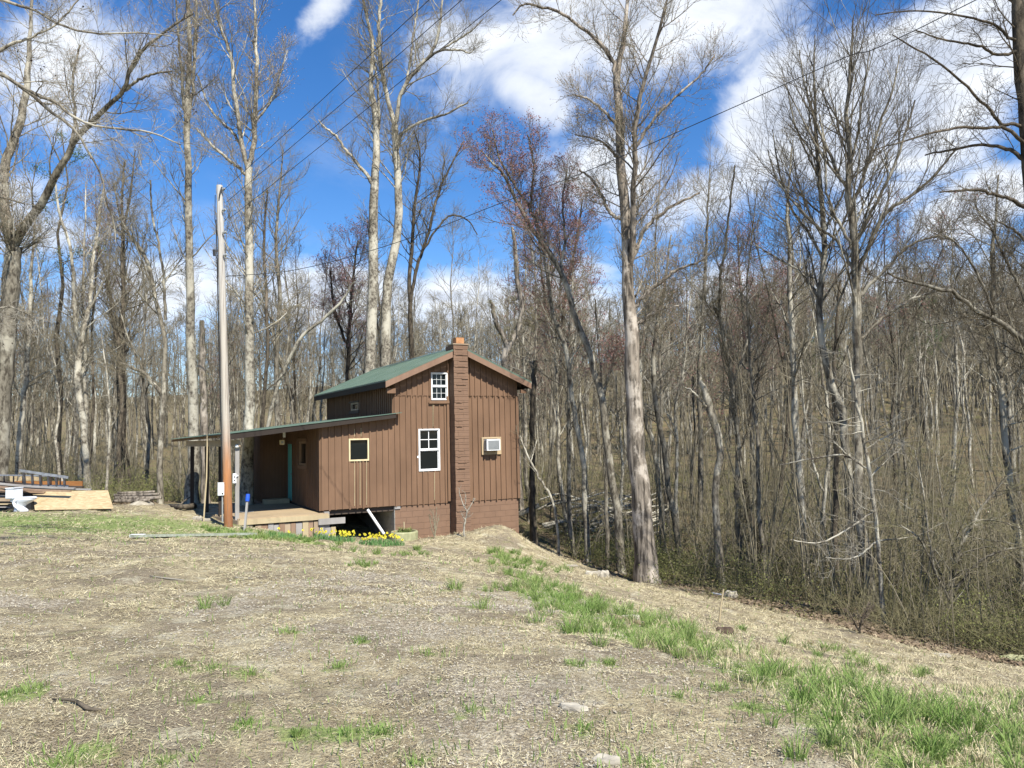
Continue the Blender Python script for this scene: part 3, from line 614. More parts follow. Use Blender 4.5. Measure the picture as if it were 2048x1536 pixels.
# deck
m = MB(); 
dp = [(-2.46, -0.28), (0.02, -0.28), (-0.055, -0.1), (-0.055, 5.1), (-3.7, 5.1)]
v = -0.27
while v < 5.0:
    w_ = 0.137; uL = -2.46 - (v + .28) * 1.24 / 5.38; uR = 0.17 if v < -.09 else -0.06; m.box(uL, uR, v, v + w_, -0.098 + R.uniform(-.003, .003), -0.06); v += 0.1425
dk = m.build('porch_deck', M['deckwood'], cabin)
MB().box(-2.50, 0.19, -0.315, -0.273, -0.235, -0.092).build('deck_rim', M['newwood'], cabin, 'fresh pale yellow rim board')
MB().bar((-2.50, -.27, -.165), (-3.72, 5.05, -.165), .04, .135).build('deck_rim', M['tanwood'], cabin)
MB().box(-2.45, -.08, .6, .64, -.24, -.1).box(-2.7, -.08, 2.2, 2.24, -.24, -.1).box(-3.0, -.08, 4.0, 4.04, -.24, -.1).build('deck_joist', M['darkwood'], cabin)
MB().box(-0.98, -0.57, 4.35, 4.75, -0.058, 0.11).box(-0.565, -0.09, 4.35, 4.75, -0.058, 0.11).build('step', M['newwood'], cabin)
u = -2.02; mats = ['tanwood', 'greywood', 'tanwood', 'brownwood', 'greywood', 'brownwood', 'newwood', 'greywood', 'tanwood']
k = 0
while u < 0.42:
    ww = R.uniform(.13, .19); p = loc2w(u, -.25, 0); zb = hz(p[0], p[1]) - HO[2] - .05
    tp = -0.25 + R.uniform(-.04, 0) - (0.22 if u > -.02 else 0) + (.15 if abs(u + .42) < .09 else 0)
    MB().box(u, u + ww, -0.262 + .012 * (k % 2), -0.236 + .012 * (k % 2), zb, tp).build('skirting_plank', M[mats[(k * 5 + k // 3) % 9]], cabin); u += ww + R.uniform(.004, .02); k += 1
MB().box(-2.40, -2.1, -.26, -.1, -.75, -.25).box(-2.3, -2.05, .3, .5, -.9, -.25).build('deck_footing', M['stone'], cabin)
MB().box(-0.15, 0.69, -0.33, -0.29, -0.40, -0.21).build('cleat_board', M['greywood'], cabin, 'weathered grey board nailed across the deck end', bev=.003)
MB().box(0.06, 0.22, -0.22, -0.08, -1.2, -0.02).build('deck_post', M['greywood'], cabin)
MB().box(2.43, 2.62, -.012, .028, -.10, -.02).build('sill_board', M['greywood'], cabin)

# air conditioner and its wooden surround
MB().box(5.60, 6.36, -0.066, -0.0365, 1.58, 1.695).box(5.60, 6.36, -0.066, -0.0365, 2.135, 2.19).box(5.60, 5.675, -0.066, -.0365, 1.696, 2.134).box(6.21, 6.36, -.066, -.0365, 1.696, 2.134).build('vent_surround', M['deckwood'], cabin)
ac = empty('air_conditioner', loc2w(5.94, -0.2, 1.715), HA); tag(ac, 'white wall mounted air conditioner unit right of the chimney', 'air conditioner')
MB().box(-.26, .26, -0.12, 0.20, 0, .40).build('body', M['white'], ac, bev=.01)
m = MB().box(-.215, .215, -0.126, -0.119, 0.04, .36)
m.build('grille', M['greyplastic'], ac); m = MB()
for k in range(14): m.box(-.21, .21, -0.133, -0.1265, .05 + k * .022, .056 + k * .022)
m.build('louvre', M['greyplastic'], ac); MB().box(-.268, -.2605, -.08, .08, .05, .35).build('side_vent', M['greyplastic'], ac)

# flood lamp under the porch roof
fl = empty('porch_flood_lamp', loc2w(-0.80, 1.9, 2.45), HA); tag(fl, 'pale square flood lamp hanging under the porch roof by the door', 'lamp')
MB().box(.02, .09, -.02, .05, -.12, .14).build('bracket', M['white'], fl); MB().box(-.1, .05, -.08, .02, -.36, -.2).build('lamp_head', M['cream'], fl, bev=.01); MB().box(-.06, .01, -.09, -.081, -.32, -.24).build('lens', M['greyplastic'], fl)
MB().bar((0.0, 0, -.2), (.05, 0, -.05), .03, .03).build('arm', M['brownwood'], fl)

# ------------------------------------------------------------------ utility pole, wires, boxes
pb = at(457.5, 1052, 22.0); pt = at(439, 371, 22.0); pb[2] = hz(pb[0], pb[1]) - .3
up = empty('utility_pole', pb); tag(up, 'tall leaning wooden utility pole, grey above and orange brown at its foot', 'utility pole')
n_ = 16; pts = [(pt - pb) * k / n_ for k in range(n_ + 1)]
MB().tube(pts, [0.120 - .032 * k / n_ for k in range(n_ + 1)], 18).build('shaft', M['pole'], up, smooth=False)
dv = (pt - pb)
cp = [dv * t + np.array([-.135 + .025 * t, -.03, 0]) for t in (.12, .3, .5, .7, .82, .9)]
MB().tube(cp, .018, 8).build('cable', M['black'], up)
cp = [dv * t + np.array([-.10, -.08, 0]) for t in (.50, .7, .84, .9, .97)]; cp[2][0] += .06; cp[3][0] -= .03
MB().tube(cp, .010, 6).build('cable', M['black'], up)
for t in (.985, .925, .86, .795):
    p = dv * t + np.array([.09, -.08, 0]); MB().tube([p, p + [.05, -.02, .0], p + [.11, -.05, .02]], [.022, .045, .03], 10).build('insulator', M['greyplastic'], up)
p = dv * .80; MB().tube([p + [-.16, -.1, -.06], p + [-.17, -.1, .12]], .04, 10).build('insulator', M['black'], up)
MB().tube([dv * .97 + [.03, -.12, -.12], dv * .97 + [.05, -.14, .0], dv * .99 + [.1, -.1, .02]], .02, 6).build('clamp', M['black'], up)
wires = [((444, 383), 22, (837, 0), 13.5, 0, 'topmost'), ((453, 404), 22, (901, 0), 13.6, 0, 'second highest'), ((459, 437), 22, (978, 0), 13.4, 0, 'third')]
for (a, Ya, b, Yb, sag, nm) in wires:
    A = at(*a, Ya); B = at(*b, Yb); E2 = A + (B - A) * 3.6
    pts = [A + (E2 - A) * t - np.array([0, 0, 0.9 * t * (1 - t)]) for t in np.linspace(0, 1, 24)]
    m = MB().tube(pts, .007, 5); o = m.build('overhead_wire', M['black']); tag(o, {'topmost': 'black wire leaving the top of the pole, highest of its three', 'second highest': 'black wire from the pole top, the middle one of three parallel wires', 'third': 'black wire from the pole top, lowest of three parallel wires'}[nm], 'wire', 'wires from the utility pole')
    o.location = (0, 0, 0)
ctrl = [(452, 553, 22.0), (600, 538, 21.0), (800, 483, 19.6), (1010, 403, 18.2), (1165, 346, 17.2), (1428, 232, 15.6), (1683, 118, 14.2), (1952, 0, 12.9)]
P = [at(*c) for c in ctrl]; P.append(P[-1] + (P[-1] - P[-2]) * 6 + np.array([0, 0, 1.2]))
def smooth_path(P, n):
    P = np.array(P, float); k = len(P); t = np.linspace(0, k - 1, n); i = np.clip(t.astype(int), 0, k - 2); f = (t - i)[:, None]
    Pm = np.vstack([2 * P[0] - P[1], P, 2 * P[-1] - P[-2]]); a, b, c, d = Pm[i], Pm[i + 1], Pm[i + 2], Pm[i + 3]
    return 0.5 * (2 * b + (c - a) * f + (2 * a - 5 * b + 4 * c - d) * f ** 2 + (-a + 3 * b - 3 * c + d) * f ** 3)
tag(MB().tube(list(smooth_path(P, 50)), .009, 5).build('overhead_wire', M['black']), 'long single wire sagging across the sky to the upper right', 'wire', 'wires from the utility pole')
p = at(442.6, 991, 21.9)
bx = empty('meter_box', p, rad(8)); tag(bx, 'white electric box on the left side of the utility pole', 'electric box')
MB().box(-.085, .085, -.06, .06, 0, .35).build('body', M['white'], bx, bev=.008); MB().tube([(.045, -.0605, .06), (.045, -.072, .06)], .022, 14).build('knockout', M['black'], bx); MB().box(-.09, .09, -.066, .064, .351, .365).build('lid', M['white'], bx)
MB().tube([(0.03, 0, 0), (.03, .01, -.75)], .02, 8).build('conduit', M['greyplastic'], bx)
p = loc2w(posts[0][0] - .085, posts[0][1] - .10, 1.0)
bx = empty('outlet_box', p, rad(20)); tag(bx, 'small white outlet box with two black holes on the grey porch post', 'electric box')
MB().box(-.05, .05, -.04, .04, 0, .29).build('body', M['white'], bx, bev=.006)
for zz_ in (.09, .19): MB().tube([(.005, -.0405, zz_), (.005, -.05, zz_)], .022, 12).build('socket', M['black'], bx)
MB().tube([(.05, 0, .2), (.10, .02, .23)], .02, 8).build('conduit', M['white'], bx)
p = loc2w(posts[0][0], posts[0][1] - .08, 2.1); bx = empty('porch_light', p); tag(bx, 'round pale lamp at the top of the grey porch post', 'lamp')
MB().tube([(0, 0, 0), (0, -.05, 0)], [.05, .055], 16).build('housing', M['greyplastic'], bx); MB().tube([(0, -.051, 0), (0, -.09, 0)], [.06, .03], 16).build('lens', M['white'], bx)

# blue topped marker post, leaning thin pole, guy rod, white pipe
A = hit(489, 1062); B = at(496, 988, A[1] + .15); mk = empty('marker_post', A); tag(mk, 'short whitish marker post with bright blue top in front of the deck', 'post')
d = B - A; MB().bar(d * -.1, d * .83, .055, .05, (0, 1, 0)).build('shaft', M['greywood'], mk); MB().tube([d * .80, d * .9, d * 1.0], [.055, .06, .05], 12).build('cap', M['blue'], mk)
MB().tube([d * .5 + [-.2, 0, .02], d * .5, d * .5 + [.2, 0, .02]], .006, 5).build('wire', M['metal'], mk)
A = hit(407, 1043); B = at(415, 868, A[1] + .6); tag(MB().tube([A - [0, 0, .05], (A + B) / 2 + [.03, 0, 0], B], .022, 8).build('leaning_pole', M['newwood']), 'thin tan wooden pole leaning against the porch roof edge', 'pole')
A = at(735, 1018, 24.6); B = hit(766, 1067); A = loc2w(*(lambda q: (q[0], .35, q[1]))(onfront(735, 1019, .35))); B = loc2w(1.95, -.02, 0); B[2] = hz(B[0], B[1]) + .05
A2 = loc2w(*(lambda q: (q[0], -.06, q[1]))(onfront(735, 1019, -.06))); B2 = loc2w(*(lambda q: (q[0], -.35, q[1]))(onfront(768, 1068, -.35)))
tag(MB().tube([A2, B2], .045, 12).build('drain_pipe', M['white']), 'white plastic pipe slanting out from under the lean-to floor', 'pipe')

# ------------------------------------------------------------------ salvage pile at the left
def world_board(name, a, b, w_, h_, mat, label, cat='board', group=None, up=(0, 0, 1), bend=0.0):
    a = np.array(a, float); b = np.array(b, float); c = (a + b) / 2; e = empty(name, c) if False else None
    m = MB(); n = 6; pts = [a + (b - a) * t + np.array([0, 0, bend * math.sin(math.pi * t)]) for t in np.linspace(0, 1, n)]
    for p, q in zip(pts[:-1], pts[1:]): m.bar(p - c, q - c, w_, h_, up)
    o = m.build(name, mat, None, bev=0); o.location = tuple(c); tag(o, label, cat, group); return o
b0 = at(70, 1020, 23.4); b1 = at(227, 1017, 23.4); t0 = at(64.5, 983, 24.4); t1 = at(216, 980.5, 24.4)
o = MB().poly([b0, b1, t1, t0, *(p + np.array([0, .008, -.014]) for p in (b0, b1, t1, t0))], [(0, 1, 2, 3), (7, 6, 5, 4), (0, 4, 5, 1), (1, 5, 6, 2), (2, 6, 7, 3), (3, 7, 4, 0)]).build('strand_board_sheet', M['osb'])
tag(o, 'large golden strand board sheet leaning against the lumber pile', 'board')
GB = 'boards of the lumber pile'
def pxboard(x0, y0, Y0, x1, y1, Y1, w_, h_, mat, label, bend=0, name='lumber_board'):
    return world_board(name, at(x0, y0, Y0), at(x1, y1, Y1), w_, h_, M[mat], label, 'board', GB, bend=bend)
pxboard(-60, 966, 24.2, 141, 982, 23.9, .11, .05, 'brownwood', 'long sagging brown board lying over the toilet tank, lowest at its right end', -.06)
pxboard(-60, 960, 24.5, 150, 977, 24.8, .16, .05, 'greywood', 'grey board lying on the pile just under the ladders', -.05)
pxboard(-40, 968, 25.0, 166, 974, 25.3, .2, .05, 'darkwood', 'dark board along the back top of the lumber pile')
pxboard(20, 976, 24.6, 183, 979, 25.1, .15, .04, 'greywood', 'grey board ending past the strand board top edge')
pxboard(-60, 958, 25.4, 120, 975, 25.4, .2, .06, 'darkwood', 'dark board slanting through the back of the pile')
pxboard(-60, 973, 24.0, 90, 985, 24.3, .12, .05, 'brownwood', 'brown board slanting under the long sagging board', -.03)
pxboard(-60, 999, 24.1, 24, 999, 24.1, .2, .09, 'tanwood', 'tan plank at the left frame edge behind the toilet')
pxboard(-60, 1008, 24.0, 22, 1008, 24.0, .22, .03, 'newwood', 'pale new plank in the stack behind the toilet')
pxboard(-60, 1014, 23.9, 24, 1014, 23.9, .2, .02, 'greywood', 'thin grey plank at the bottom of the stack')
pxboard(-60, 990, 24.4, 14, 992, 24.4, .2, .03, 'greywood', 'grey plank high in the stack beside the toilet tank')
pxboard(-60, 981, 24.5, 16, 984, 24.5, .2, .04, 'darkwood', 'dark plank near the top of the stack at the left edge')
c = at(40, 1000, 25.2); tag(MB().box(-1.6, .55, -.3, .5, -.5, .33).build('void_shade_box', M['black']), 'black box filling the shaded void under the lumber pile', 'heap').location = tuple(c)  # black box added as the shade in the gap beneath the lumber
c = at(120, 1000, 25.4); tag(MB().box(-.5, 1.1, -.1, .25, -.5, .22).build('timber_block', M['darkwood']), 'dark timber block holding up the lumber behind the strand board', 'block').location = tuple(c)
a = at(30, 967.5, 25.6); b = at(165, 967.5, 25.6); c = (a + b) / 2
o = MB().bar(a - c, b - c, .04, .17).build('orange_board', M['sheet']); o.location = tuple(c); tag(o, 'orange brown board standing on edge behind the ladders', 'board')
a = at(20, 966, 25.9); o = MB().prism([(0, 0, 0), (.2, 0, 0), (.25, 0, .26), (-.02, 0, .26)], (0, .03, 0)).build('plywood_offcut', M['osb']); o.location = tuple(a); tag(o, 'small upright plywood offcut left of the ladders', 'board')
a = at(35, 962, 25.95); o = MB().prism([(0, 0, 0), (.82, 0, 0), (.75, 0, .1), (.4, 0, .16), (.1, 0, .18)], (0, .03, 0)).build('plywood_offcut', M['osb']); o.location = tuple(a); tag(o, 'long plywood offcut behind the ladder rungs', 'board')
def ladder(A, B, C_, D, n, label, t=.035, mat='metal'):
    e = empty('ladder', A); tag(e, label, 'ladder', 'ladders on the lumber pile'); A, B, C_, D = [np.array(q) - A for q in (A, B, C_, D)]
    MB().bar(A, B, t, t * 1.6).build('rail', M[mat], e); MB().bar(C_, D, t, t * 1.6).build('rail', M[mat], e)
    for k in range(n):
        f_ = (k + .5) / n; MB().bar(C_ + (D - C_) * f_, A + (B - A) * f_, t * 1.1, t * 1.1, (0, 1, 0)).build('rung', M[mat], e)
ladder(at(39, 941, 24.6), at(137, 955, 24.9), at(42, 972, 24.9), at(137, 972.5, 25.1), 6, 'near grey metal ladder lying on its side on the lumber pile', .05)
ladder(at(-20, 950, 25.1), at(130, 952, 25.3), at(-20, 971, 25.4), at(130, 971, 25.6), 8, 'thinner ladder lying on its side behind the other ladder', .03)
# toilet
tb = hit(45, 1023); tl = empty('toilet', tb, rad(-4)); tag(tl, 'white porcelain toilet standing in front of the lumber pile', 'toilet')
def oval(cx, rx, ry, z, n=24): return [(cx + rx * math.cos(2 * math.pi * k / n) * (1.12 if math.cos(2 * math.pi * k / n) > 0 else .95), ry * math.sin(2 * math.pi * k / n), z) for k in range(n)]
def loft(rings):
    m = MB(); n = len(rings[0]); vs = [p for r in rings for p in r]; fs = []
    for i in range(len(rings) - 1):
        for k in range(n): fs.append((i * n + k, i * n + (k + 1) % n, (i + 1) * n + (k + 1) % n, (i + 1) * n + k))
    fs += [tuple(range(n - 1, -1, -1)), tuple((len(rings) - 1) * n + k for k in range(n))]; return m.poly(vs, fs)
loft([oval(-.06, .22, .13, 0), oval(-.06, .21, .125, .05), oval(-.09, .15, .10, .13), oval(-.05, .15, .10, .2), oval(.03, .22, .15, .28), oval(.09, .28, .185, .36), oval(.10, .29, .19, .395)]).build('bowl', M['porcelain'], tl, smooth=True)
loft([oval(.11, .29, .195, .398), oval(.11, .295, .20, .41), oval(.11, .285, .19, .425)]).build('seat', M['porcelain'], tl, smooth=True)
loft([oval(.11, .285, .19, .428), oval(.11, .28, .19, .445), oval(.11, .2, .13, .45)]).build('lid', M['porcelain'], tl, smooth=True)
MB().tube([(-.02, -.13, .03), (-.06, -.135, .12), (-.14, -.13, .17), (-.19, -.12, .26), (-.2, -.1, .33)], [.03, .04, .045, .045, .04], 12).build('trapway', M['porcelain'], tl, smooth=True)
MB().box(-.30, -.12, -.15, .15, .30, .42).build('bowl_shelf', M['porcelain'], tl, bev=.02)
MB().box(-.40, -.15, -.22, .22, .40, .70).build('tank', M['porcelain'], tl, bev=.02); MB().box(-.41, -.14, -.23, .23, .702, .735).build('tank_lid', M['porcelain'], tl, bev=.01)

# logs, rocks, sticks, small things
def noisy_tube(pts, rs, sides=9, j=.12, seed=0):
    rr = random.Random(seed); m = MB(); P_ = list(smooth_path(pts, max(6, len(pts) * 3))); R_ = np.interp(np.linspace(0, 1, len(P_)), np.linspace(0, 1, len(rs)), rs)
    m.tube(P_, list(R_), sides); m.v = [tuple(c + rr.uniform(-j, j) * R_[min(i // sides, len(R_) - 1)] for c in v) for i, v in enumerate(m.v)]; return m
def thing_tube(name, pts, rs, mat, label, cat, group=None, sides=9, j=.12):
    c = np.mean(np.array(pts), 0); o = noisy_tube([np.array(p) - c for p in pts], rs, sides, j, hash(name) % 99 + len(label)).build(name, mat, None, smooth=True); o.location = tuple(c); tag(o, label, cat, group); return o
for k, (x0, y0, x1, y1, Y, r, lb) in enumerate([(228, 991, 318, 988, 28, .06, 'top'), (230, 997, 322, 995, 27.6, .075, 'middle'), (226, 1002, 300, 1000, 27.2, .06, 'lower'), (235, 986, 310, 983, 28.6, .05, 'rear')]):
    thing_tube('fallen_log', [at(x0, y0, Y), at((x0 + x1) / 2, (y0 + y1) / 2 + 1, Y + .1), at(x1, y1, Y)], [r, r * 1.1, r * .8], M['bark_furrow'], {'top': 'pinkish weathered log on top of the low log stack right of the strand board', 'middle': 'thickest weathered log in the low stack right of the strand board', 'lower': 'lowest front log of the stack right of the strand board', 'rear': 'thin rear log of the stack right of the strand board'}[lb], 'log', 'logs beyond the strand board')
p = hit(283, 1009); o = lathe([(.45, -.05), (.38, .03), (.2, .12), (.05, .17), (.01, .175)], 20).build('sand_heap', M['stone'], smooth=True); o.location = tuple(p); tag(o, 'small pale heap of sand at the back of the lawn', 'heap')
thing_tube('fallen_branch', [hit(342, 1012), hit(360, 1020) + [0, 0, .1], hit(384, 1022) + [0, .2, .15]], [.05, .08, .1], M['bark_dark'], 'dark broken branch lying left of the porch deck', 'branch')
thing_tube('fallen_branch', [hit(350, 1020), at(365, 1005, 26), at(383, 992, 26.5)], [.02, .03, .015], M['bark_dark'], 'thin stick poking up left of the porch deck', 'branch')
def rock(px, py, w_, d_, h_, label, cat='rock', mat='stone', rz=0.0, seed=1, P=None):
    rr = random.Random(seed); bm = bmesh.new(); bmesh.ops.create_icosphere(bm, subdivisions=3, radius=1)
    for v in bm.verts:
        n = v.co.copy(); f_ = 1 + .22 * math.sin(n.x * 4 + seed) * math.cos(n.y * 5 + seed) + rr.uniform(-.05, .05); v.co = Vector((n.x * w_ / 2 * f_, n.y * d_ / 2 * f_, max(-.5, min(.62, n.z)) * h_ * f_))
    me = bpy.data.meshes.new('rock'); bm.to_mesh(me); bm.free(); me.materials.append(M[mat]); o = bpy.data.objects.new('rock', me); col.objects.link(o)
    p = hit(px, py) if P is None else P; o.location = (float(p[0]), float(p[1]), hz(p[0], p[1]) + h_ * .2); o.rotation_euler = (0, 0, rz); tag(o, label, cat); return o
rock(1147, 1420, .17, .09, .03, 'flat pale stone on the dirt in the lower middle foreground', rz=-.5, seed=2)
rock(1215, 1528, .14, .10, .03, 'flat pale stone at the bottom edge of the picture', seed=3)
rock(1262, 1243, .22, .16, .07, 'pale grey rock in the green grass on the bank', seed=5)
rock(1463, 1196, .36, .3, .2, 'round white rock at the foot of the bank by the trees', seed=6)
rock(1185, 1151, .4, .25, .12, 'white stone at the wood edge right of the mound, left of its neighbour', seed=7)
rock(1207, 1155, .3, .25, .2, 'square white stone beside the tall trunk base', seed=8)
rock(1140, 1133, .5, .2, .05, 'flat white slab at the foot of the mound', seed=9)
rock(1885, 1315, .32, .2, .05, 'flat grey rock on the lower right slope', seed=10)
rock(2030, 1322, .5, .3, .1, 'dark flat rock at the right edge under the thicket', mat='planter', seed=11)
rock(395, 1040, .28, .2, .12, 'whitish rock beside the porch corner', seed=12)
rock(412, 1042, .3, .2, .08, 'flat rock just right of the whitish rock by the porch', seed=13)
rock(1450, 1268, .25, .12, .1, 'dark stone lying beside the wooden stake', mat='soil', seed=14)
thing_tube('wood_scrap', [hit(1222, 1238) + [0, 0, .03], hit(1290, 1252) + [0, 0, .02]], [.05, .035], M['tanwood'], 'flat piece of pale wood lying on the bank', 'wood scrap', sides=5)
thing_tube('stick', [hit(105, 1405) + [0, 0, .02], hit(150, 1412) + [0, 0, .03], hit(175, 1424) + [0, 0, .02], hit(203, 1427) + [0, 0, .02]], [.005, .011, .013, .007], M['bark_dark'], 'dark forked stick lying on the gravel in the left foreground', 'stick', sides=6)
thing_tube('stick', [hit(470, 1158) + [0, 0, .02], hit(505, 1160) + [0, 0, .02]], [.012, .007], M['twig_pale'], 'short pale stick lying in the middle of the yard', 'stick', sides=6)
thing_tube('stick', [hit(300, 1155) + [0, 0, .02], hit(345, 1161) + [0, 0, .02], hit(395, 1166) + [0, 0, .02]], [.008, .012, .006], M['twig_pale'], 'long thin pale stick lying on the gravel', 'stick', sides=6)
A = hit(1437, 1246); tag(MB().tube([A - [0, 0, .08], at(1441, 1215, A[1]), at(1447, 1178, A[1])], [.02, .018, .014], 7).build('stake', M['newwood']), 'thin tan wooden stake standing on the grassy bank', 'stake')
A = hit(1425, 1190); B = hit(1455, 1197); tag(MB().tube([A + [0, 0, .05], B + [0, 0, .06]], .03, 10).build('white_pipe', M['white']), 'short white pipe lying beside the round white rock', 'pipe')
A = hit(264, 1078) + np.array([0, 0, .06]); B = hit(510, 1074) + np.array([0, 0, .08]); world_board('edging_board', A, B, .14, .05, M['greenboard'], 'long greenish board lying flat across the yard edge', 'board')
A = hit(264, 1077) + np.array([0, 0, .09]); o = MB().box(-.03, .27, -.05, .05, -.06, .0).build('painted_block', M['white']); o.location = tuple(A); tag(o, 'short white block at the left end of the greenish board', 'block')
# planter
p = at(809, 1081, 23.9); pl_ = empty('planter', (p[0], p[1], hz(p[0], p[1]) - .03)); tag(pl_, 'round mossy concrete planter holding a green strappy plant', 'planter')
lathe([(.40, -.1), (.415, .1), (.42, .30), (.40, .335), (.35, .335), (.345, .24), (.01, .24)], 32).build('tub', M['planter'], pl_)
def blades(n, cx, cy, spread, h0, h1, wdt, seed, lean=.5, zf=None):
    r = np.random.RandomState(seed); th = r.rand(n) * 2 * np.pi; rr_ = np.sqrt(r.rand(n)) * spread
    bx_ = cx + rr_ * np.cos(th); by_ = cy + rr_ * np.sin(th); bz = np.zeros(n) if zf is None else zf(bx_, by_)
    hh = r.uniform(h0, h1, n); a = r.rand(n) * 2 * np.pi; ld = np.stack([np.cos(a), np.sin(a)], 1) * (r.rand(n)[:, None] ** .7) * lean * hh[:, None]
    b = r.rand(n) * 2 * np.pi; wd = np.stack([np.cos(b), np.sin(b)], 1) * wdt * r.uniform(.6, 1.2, n)[:, None] / 2
    V_ = np.zeros((n, 5, 3)); V_[:, 0, 0] = bx_ - wd[:, 0]; V_[:, 0, 1] = by_ - wd[:, 1]; V_[:, 1, 0] = bx_ + wd[:, 0]; V_[:, 1, 1] = by_ + wd[:, 1]; V_[:, :2, 2] = bz[:, None]
    mx = bx_ + ld[:, 0] * .35; my = by_ + ld[:, 1] * .35
    V_[:, 2, 0] = mx + wd[:, 0] * .8; V_[:, 2, 1] = my + wd[:, 1] * .8; V_[:, 3, 0] = mx - wd[:, 0] * .8; V_[:, 3, 1] = my - wd[:, 1] * .8; V_[:, 2:4, 2] = (bz + hh * .6)[:, None]
    V_[:, 4, 0] = bx_ + ld[:, 0]; V_[:, 4, 1] = by_ + ld[:, 1]; V_[:, 4, 2] = bz + hh * (1 - .25 * lean)
    i = np.arange(n)[:, None] * 5; return V_.reshape(-1, 3), i + np.array([[0, 1, 2, 3]]), i + np.array([[3, 2, 4]])
V_, q, t = blades(110, 0, 0, .25, .12, .3, .03, 5, 1.1); V_[:, 2] += .24; npmesh('plant', V_, [q, t], [M['olive']], parent=pl_)
V_, q, t = blades(60, 0, 0, .22, .12, .3, .025, 6, 1.1); V_[:, 2] += .24; npmesh('plant', V_, [q, t], [M['grass']], parent=pl_)
MB().tube([(.0, -.05, .2), (.0, -.05, .62)], .02, 6).build('stake', M['newwood'], pl_); MB().box(-.34, -.3, -.06, .06, .24, .33).build('wood_chip', M['flue'], pl_)
# daffodils
fm = MB()
for k in range(6):
    a = k * math.pi / 3; ca, sa = math.cos(a), math.sin(a); fm.poly([(0, 0, 0), (.022 * ca - .012 * sa, -.004, .022 * sa + .012 * ca), (.042 * ca, .0, .042 * sa), (.022 * ca + .012 * sa, -.004, .022 * sa - .012 * ca)], [(0, 1, 2, 3)])
fm.tube([(0, 0, 0), (0, -.018, 0), (0, -.032, 0)], [.009, .013, .019], 8, cap=False)
fproto = None; fmesh = None
for (px, py, sp, nf, nb, lb, sd) in [(667, 1082, .62, 46, 420, 'dense clump of yellow daffodils by the deck end left of the dark opening', 1), (763, 1090, .62, 44, 420, 'dense clump of yellow daffodils in front of the white slanting pipe', 2),
                                (570, 1078, .55, 4, 200, 'sparse daffodil clump with few flowers before the deck skirting', 3)]:
    p = hit(px, py); e = empty('daffodil_clump', (p[0], p[1], p[2])); tag(e, lb, 'flowers', 'daffodil clumps beside the cabin'); rr = random.Random(sd)
    zf = lambda x, y, p=p: H(x + p[0], y + p[1]) - p[2] - .01
    V_, q, t = blades(nb, 0, 0, sp, .10, .27, .018, sd, .8, zf); V_[:, 1] *= .55; npmesh('leaves', V_, [q, t], [M['daffleaf']], parent=e)
    for k in range(nf):
        a = rr.random() * 6.28; r_ = sp * math.sqrt(rr.random()); x = r_ * math.cos(a); y = r_ * math.sin(a) * .55
        if fmesh is None: o = fm.build('flower', M['yellow'], e); fmesh = o.data
        else: o = bpy.data.objects.new('flower', fmesh); col.objects.link(o); o.parent = e
        o.location = (x, y, hz(x + p[0], y + p[1]) - p[2] + rr.uniform(.15, .30)); o.rotation_euler = (rr.uniform(-.4, .3), rr.random() * 6, rr.uniform(-.9, .9)); s = rr.uniform(.75, 1.1); o.scale = (s, s, s)

# ------------------------------------------------------------------ bare trees
def tubes_np(groups):
    """groups: (P[N,K,3], R[N,K], sides, mat) -> verts, faces, matidx"""
    VV = []; FF = []; MI = []; base = 0
    for (P_, R_, S, mi) in groups:
        N, K = R_.shape
        if N == 0: continue
        T = np.empty_like(P_); T[:, 1:-1] = P_[:, 2:] - P_[:, :-2]; T[:, 0] = P_[:, 1] - P_[:, 0]; T[:, -1] = P_[:, -1] - P_[:, -2]; T = norm(T)
        m_ = norm(P_[:, -1] - P_[:, 0])[:, None, :]; ref = np.where(np.abs(m_[..., 2:3]) > .8, np.array([1.0, 0, 0]), np.array([0, 0, 1.0]))
        e1 = norm(np.cross(T, np.broadcast_to(ref, T.shape))); e2 = np.cross(T, e1)
        th = np.arange(S) * 2 * np.pi / S
        V_ = P_[:, :, None, :] + R_[:, :, None, None] * (np.cos(th)[:, None] * e1[:, :, None, :] + np.sin(th)[:, None] * e2[:, :, None, :])
        VV.append(V_.reshape(-1, 3)); ix = base + np.arange(N * K * S).reshape(N, K, S); nx_ = np.roll(ix, -1, 2)
        f_ = np.stack([ix[:, :-1], nx_[:, :-1], nx_[:, 1:], ix[:, 1:]], -1).reshape(-1, 4); FF.append(f_); MI.append(np.full(len(f_), mi)); base += N * K * S
    return np.concatenate(VV), FF, MI
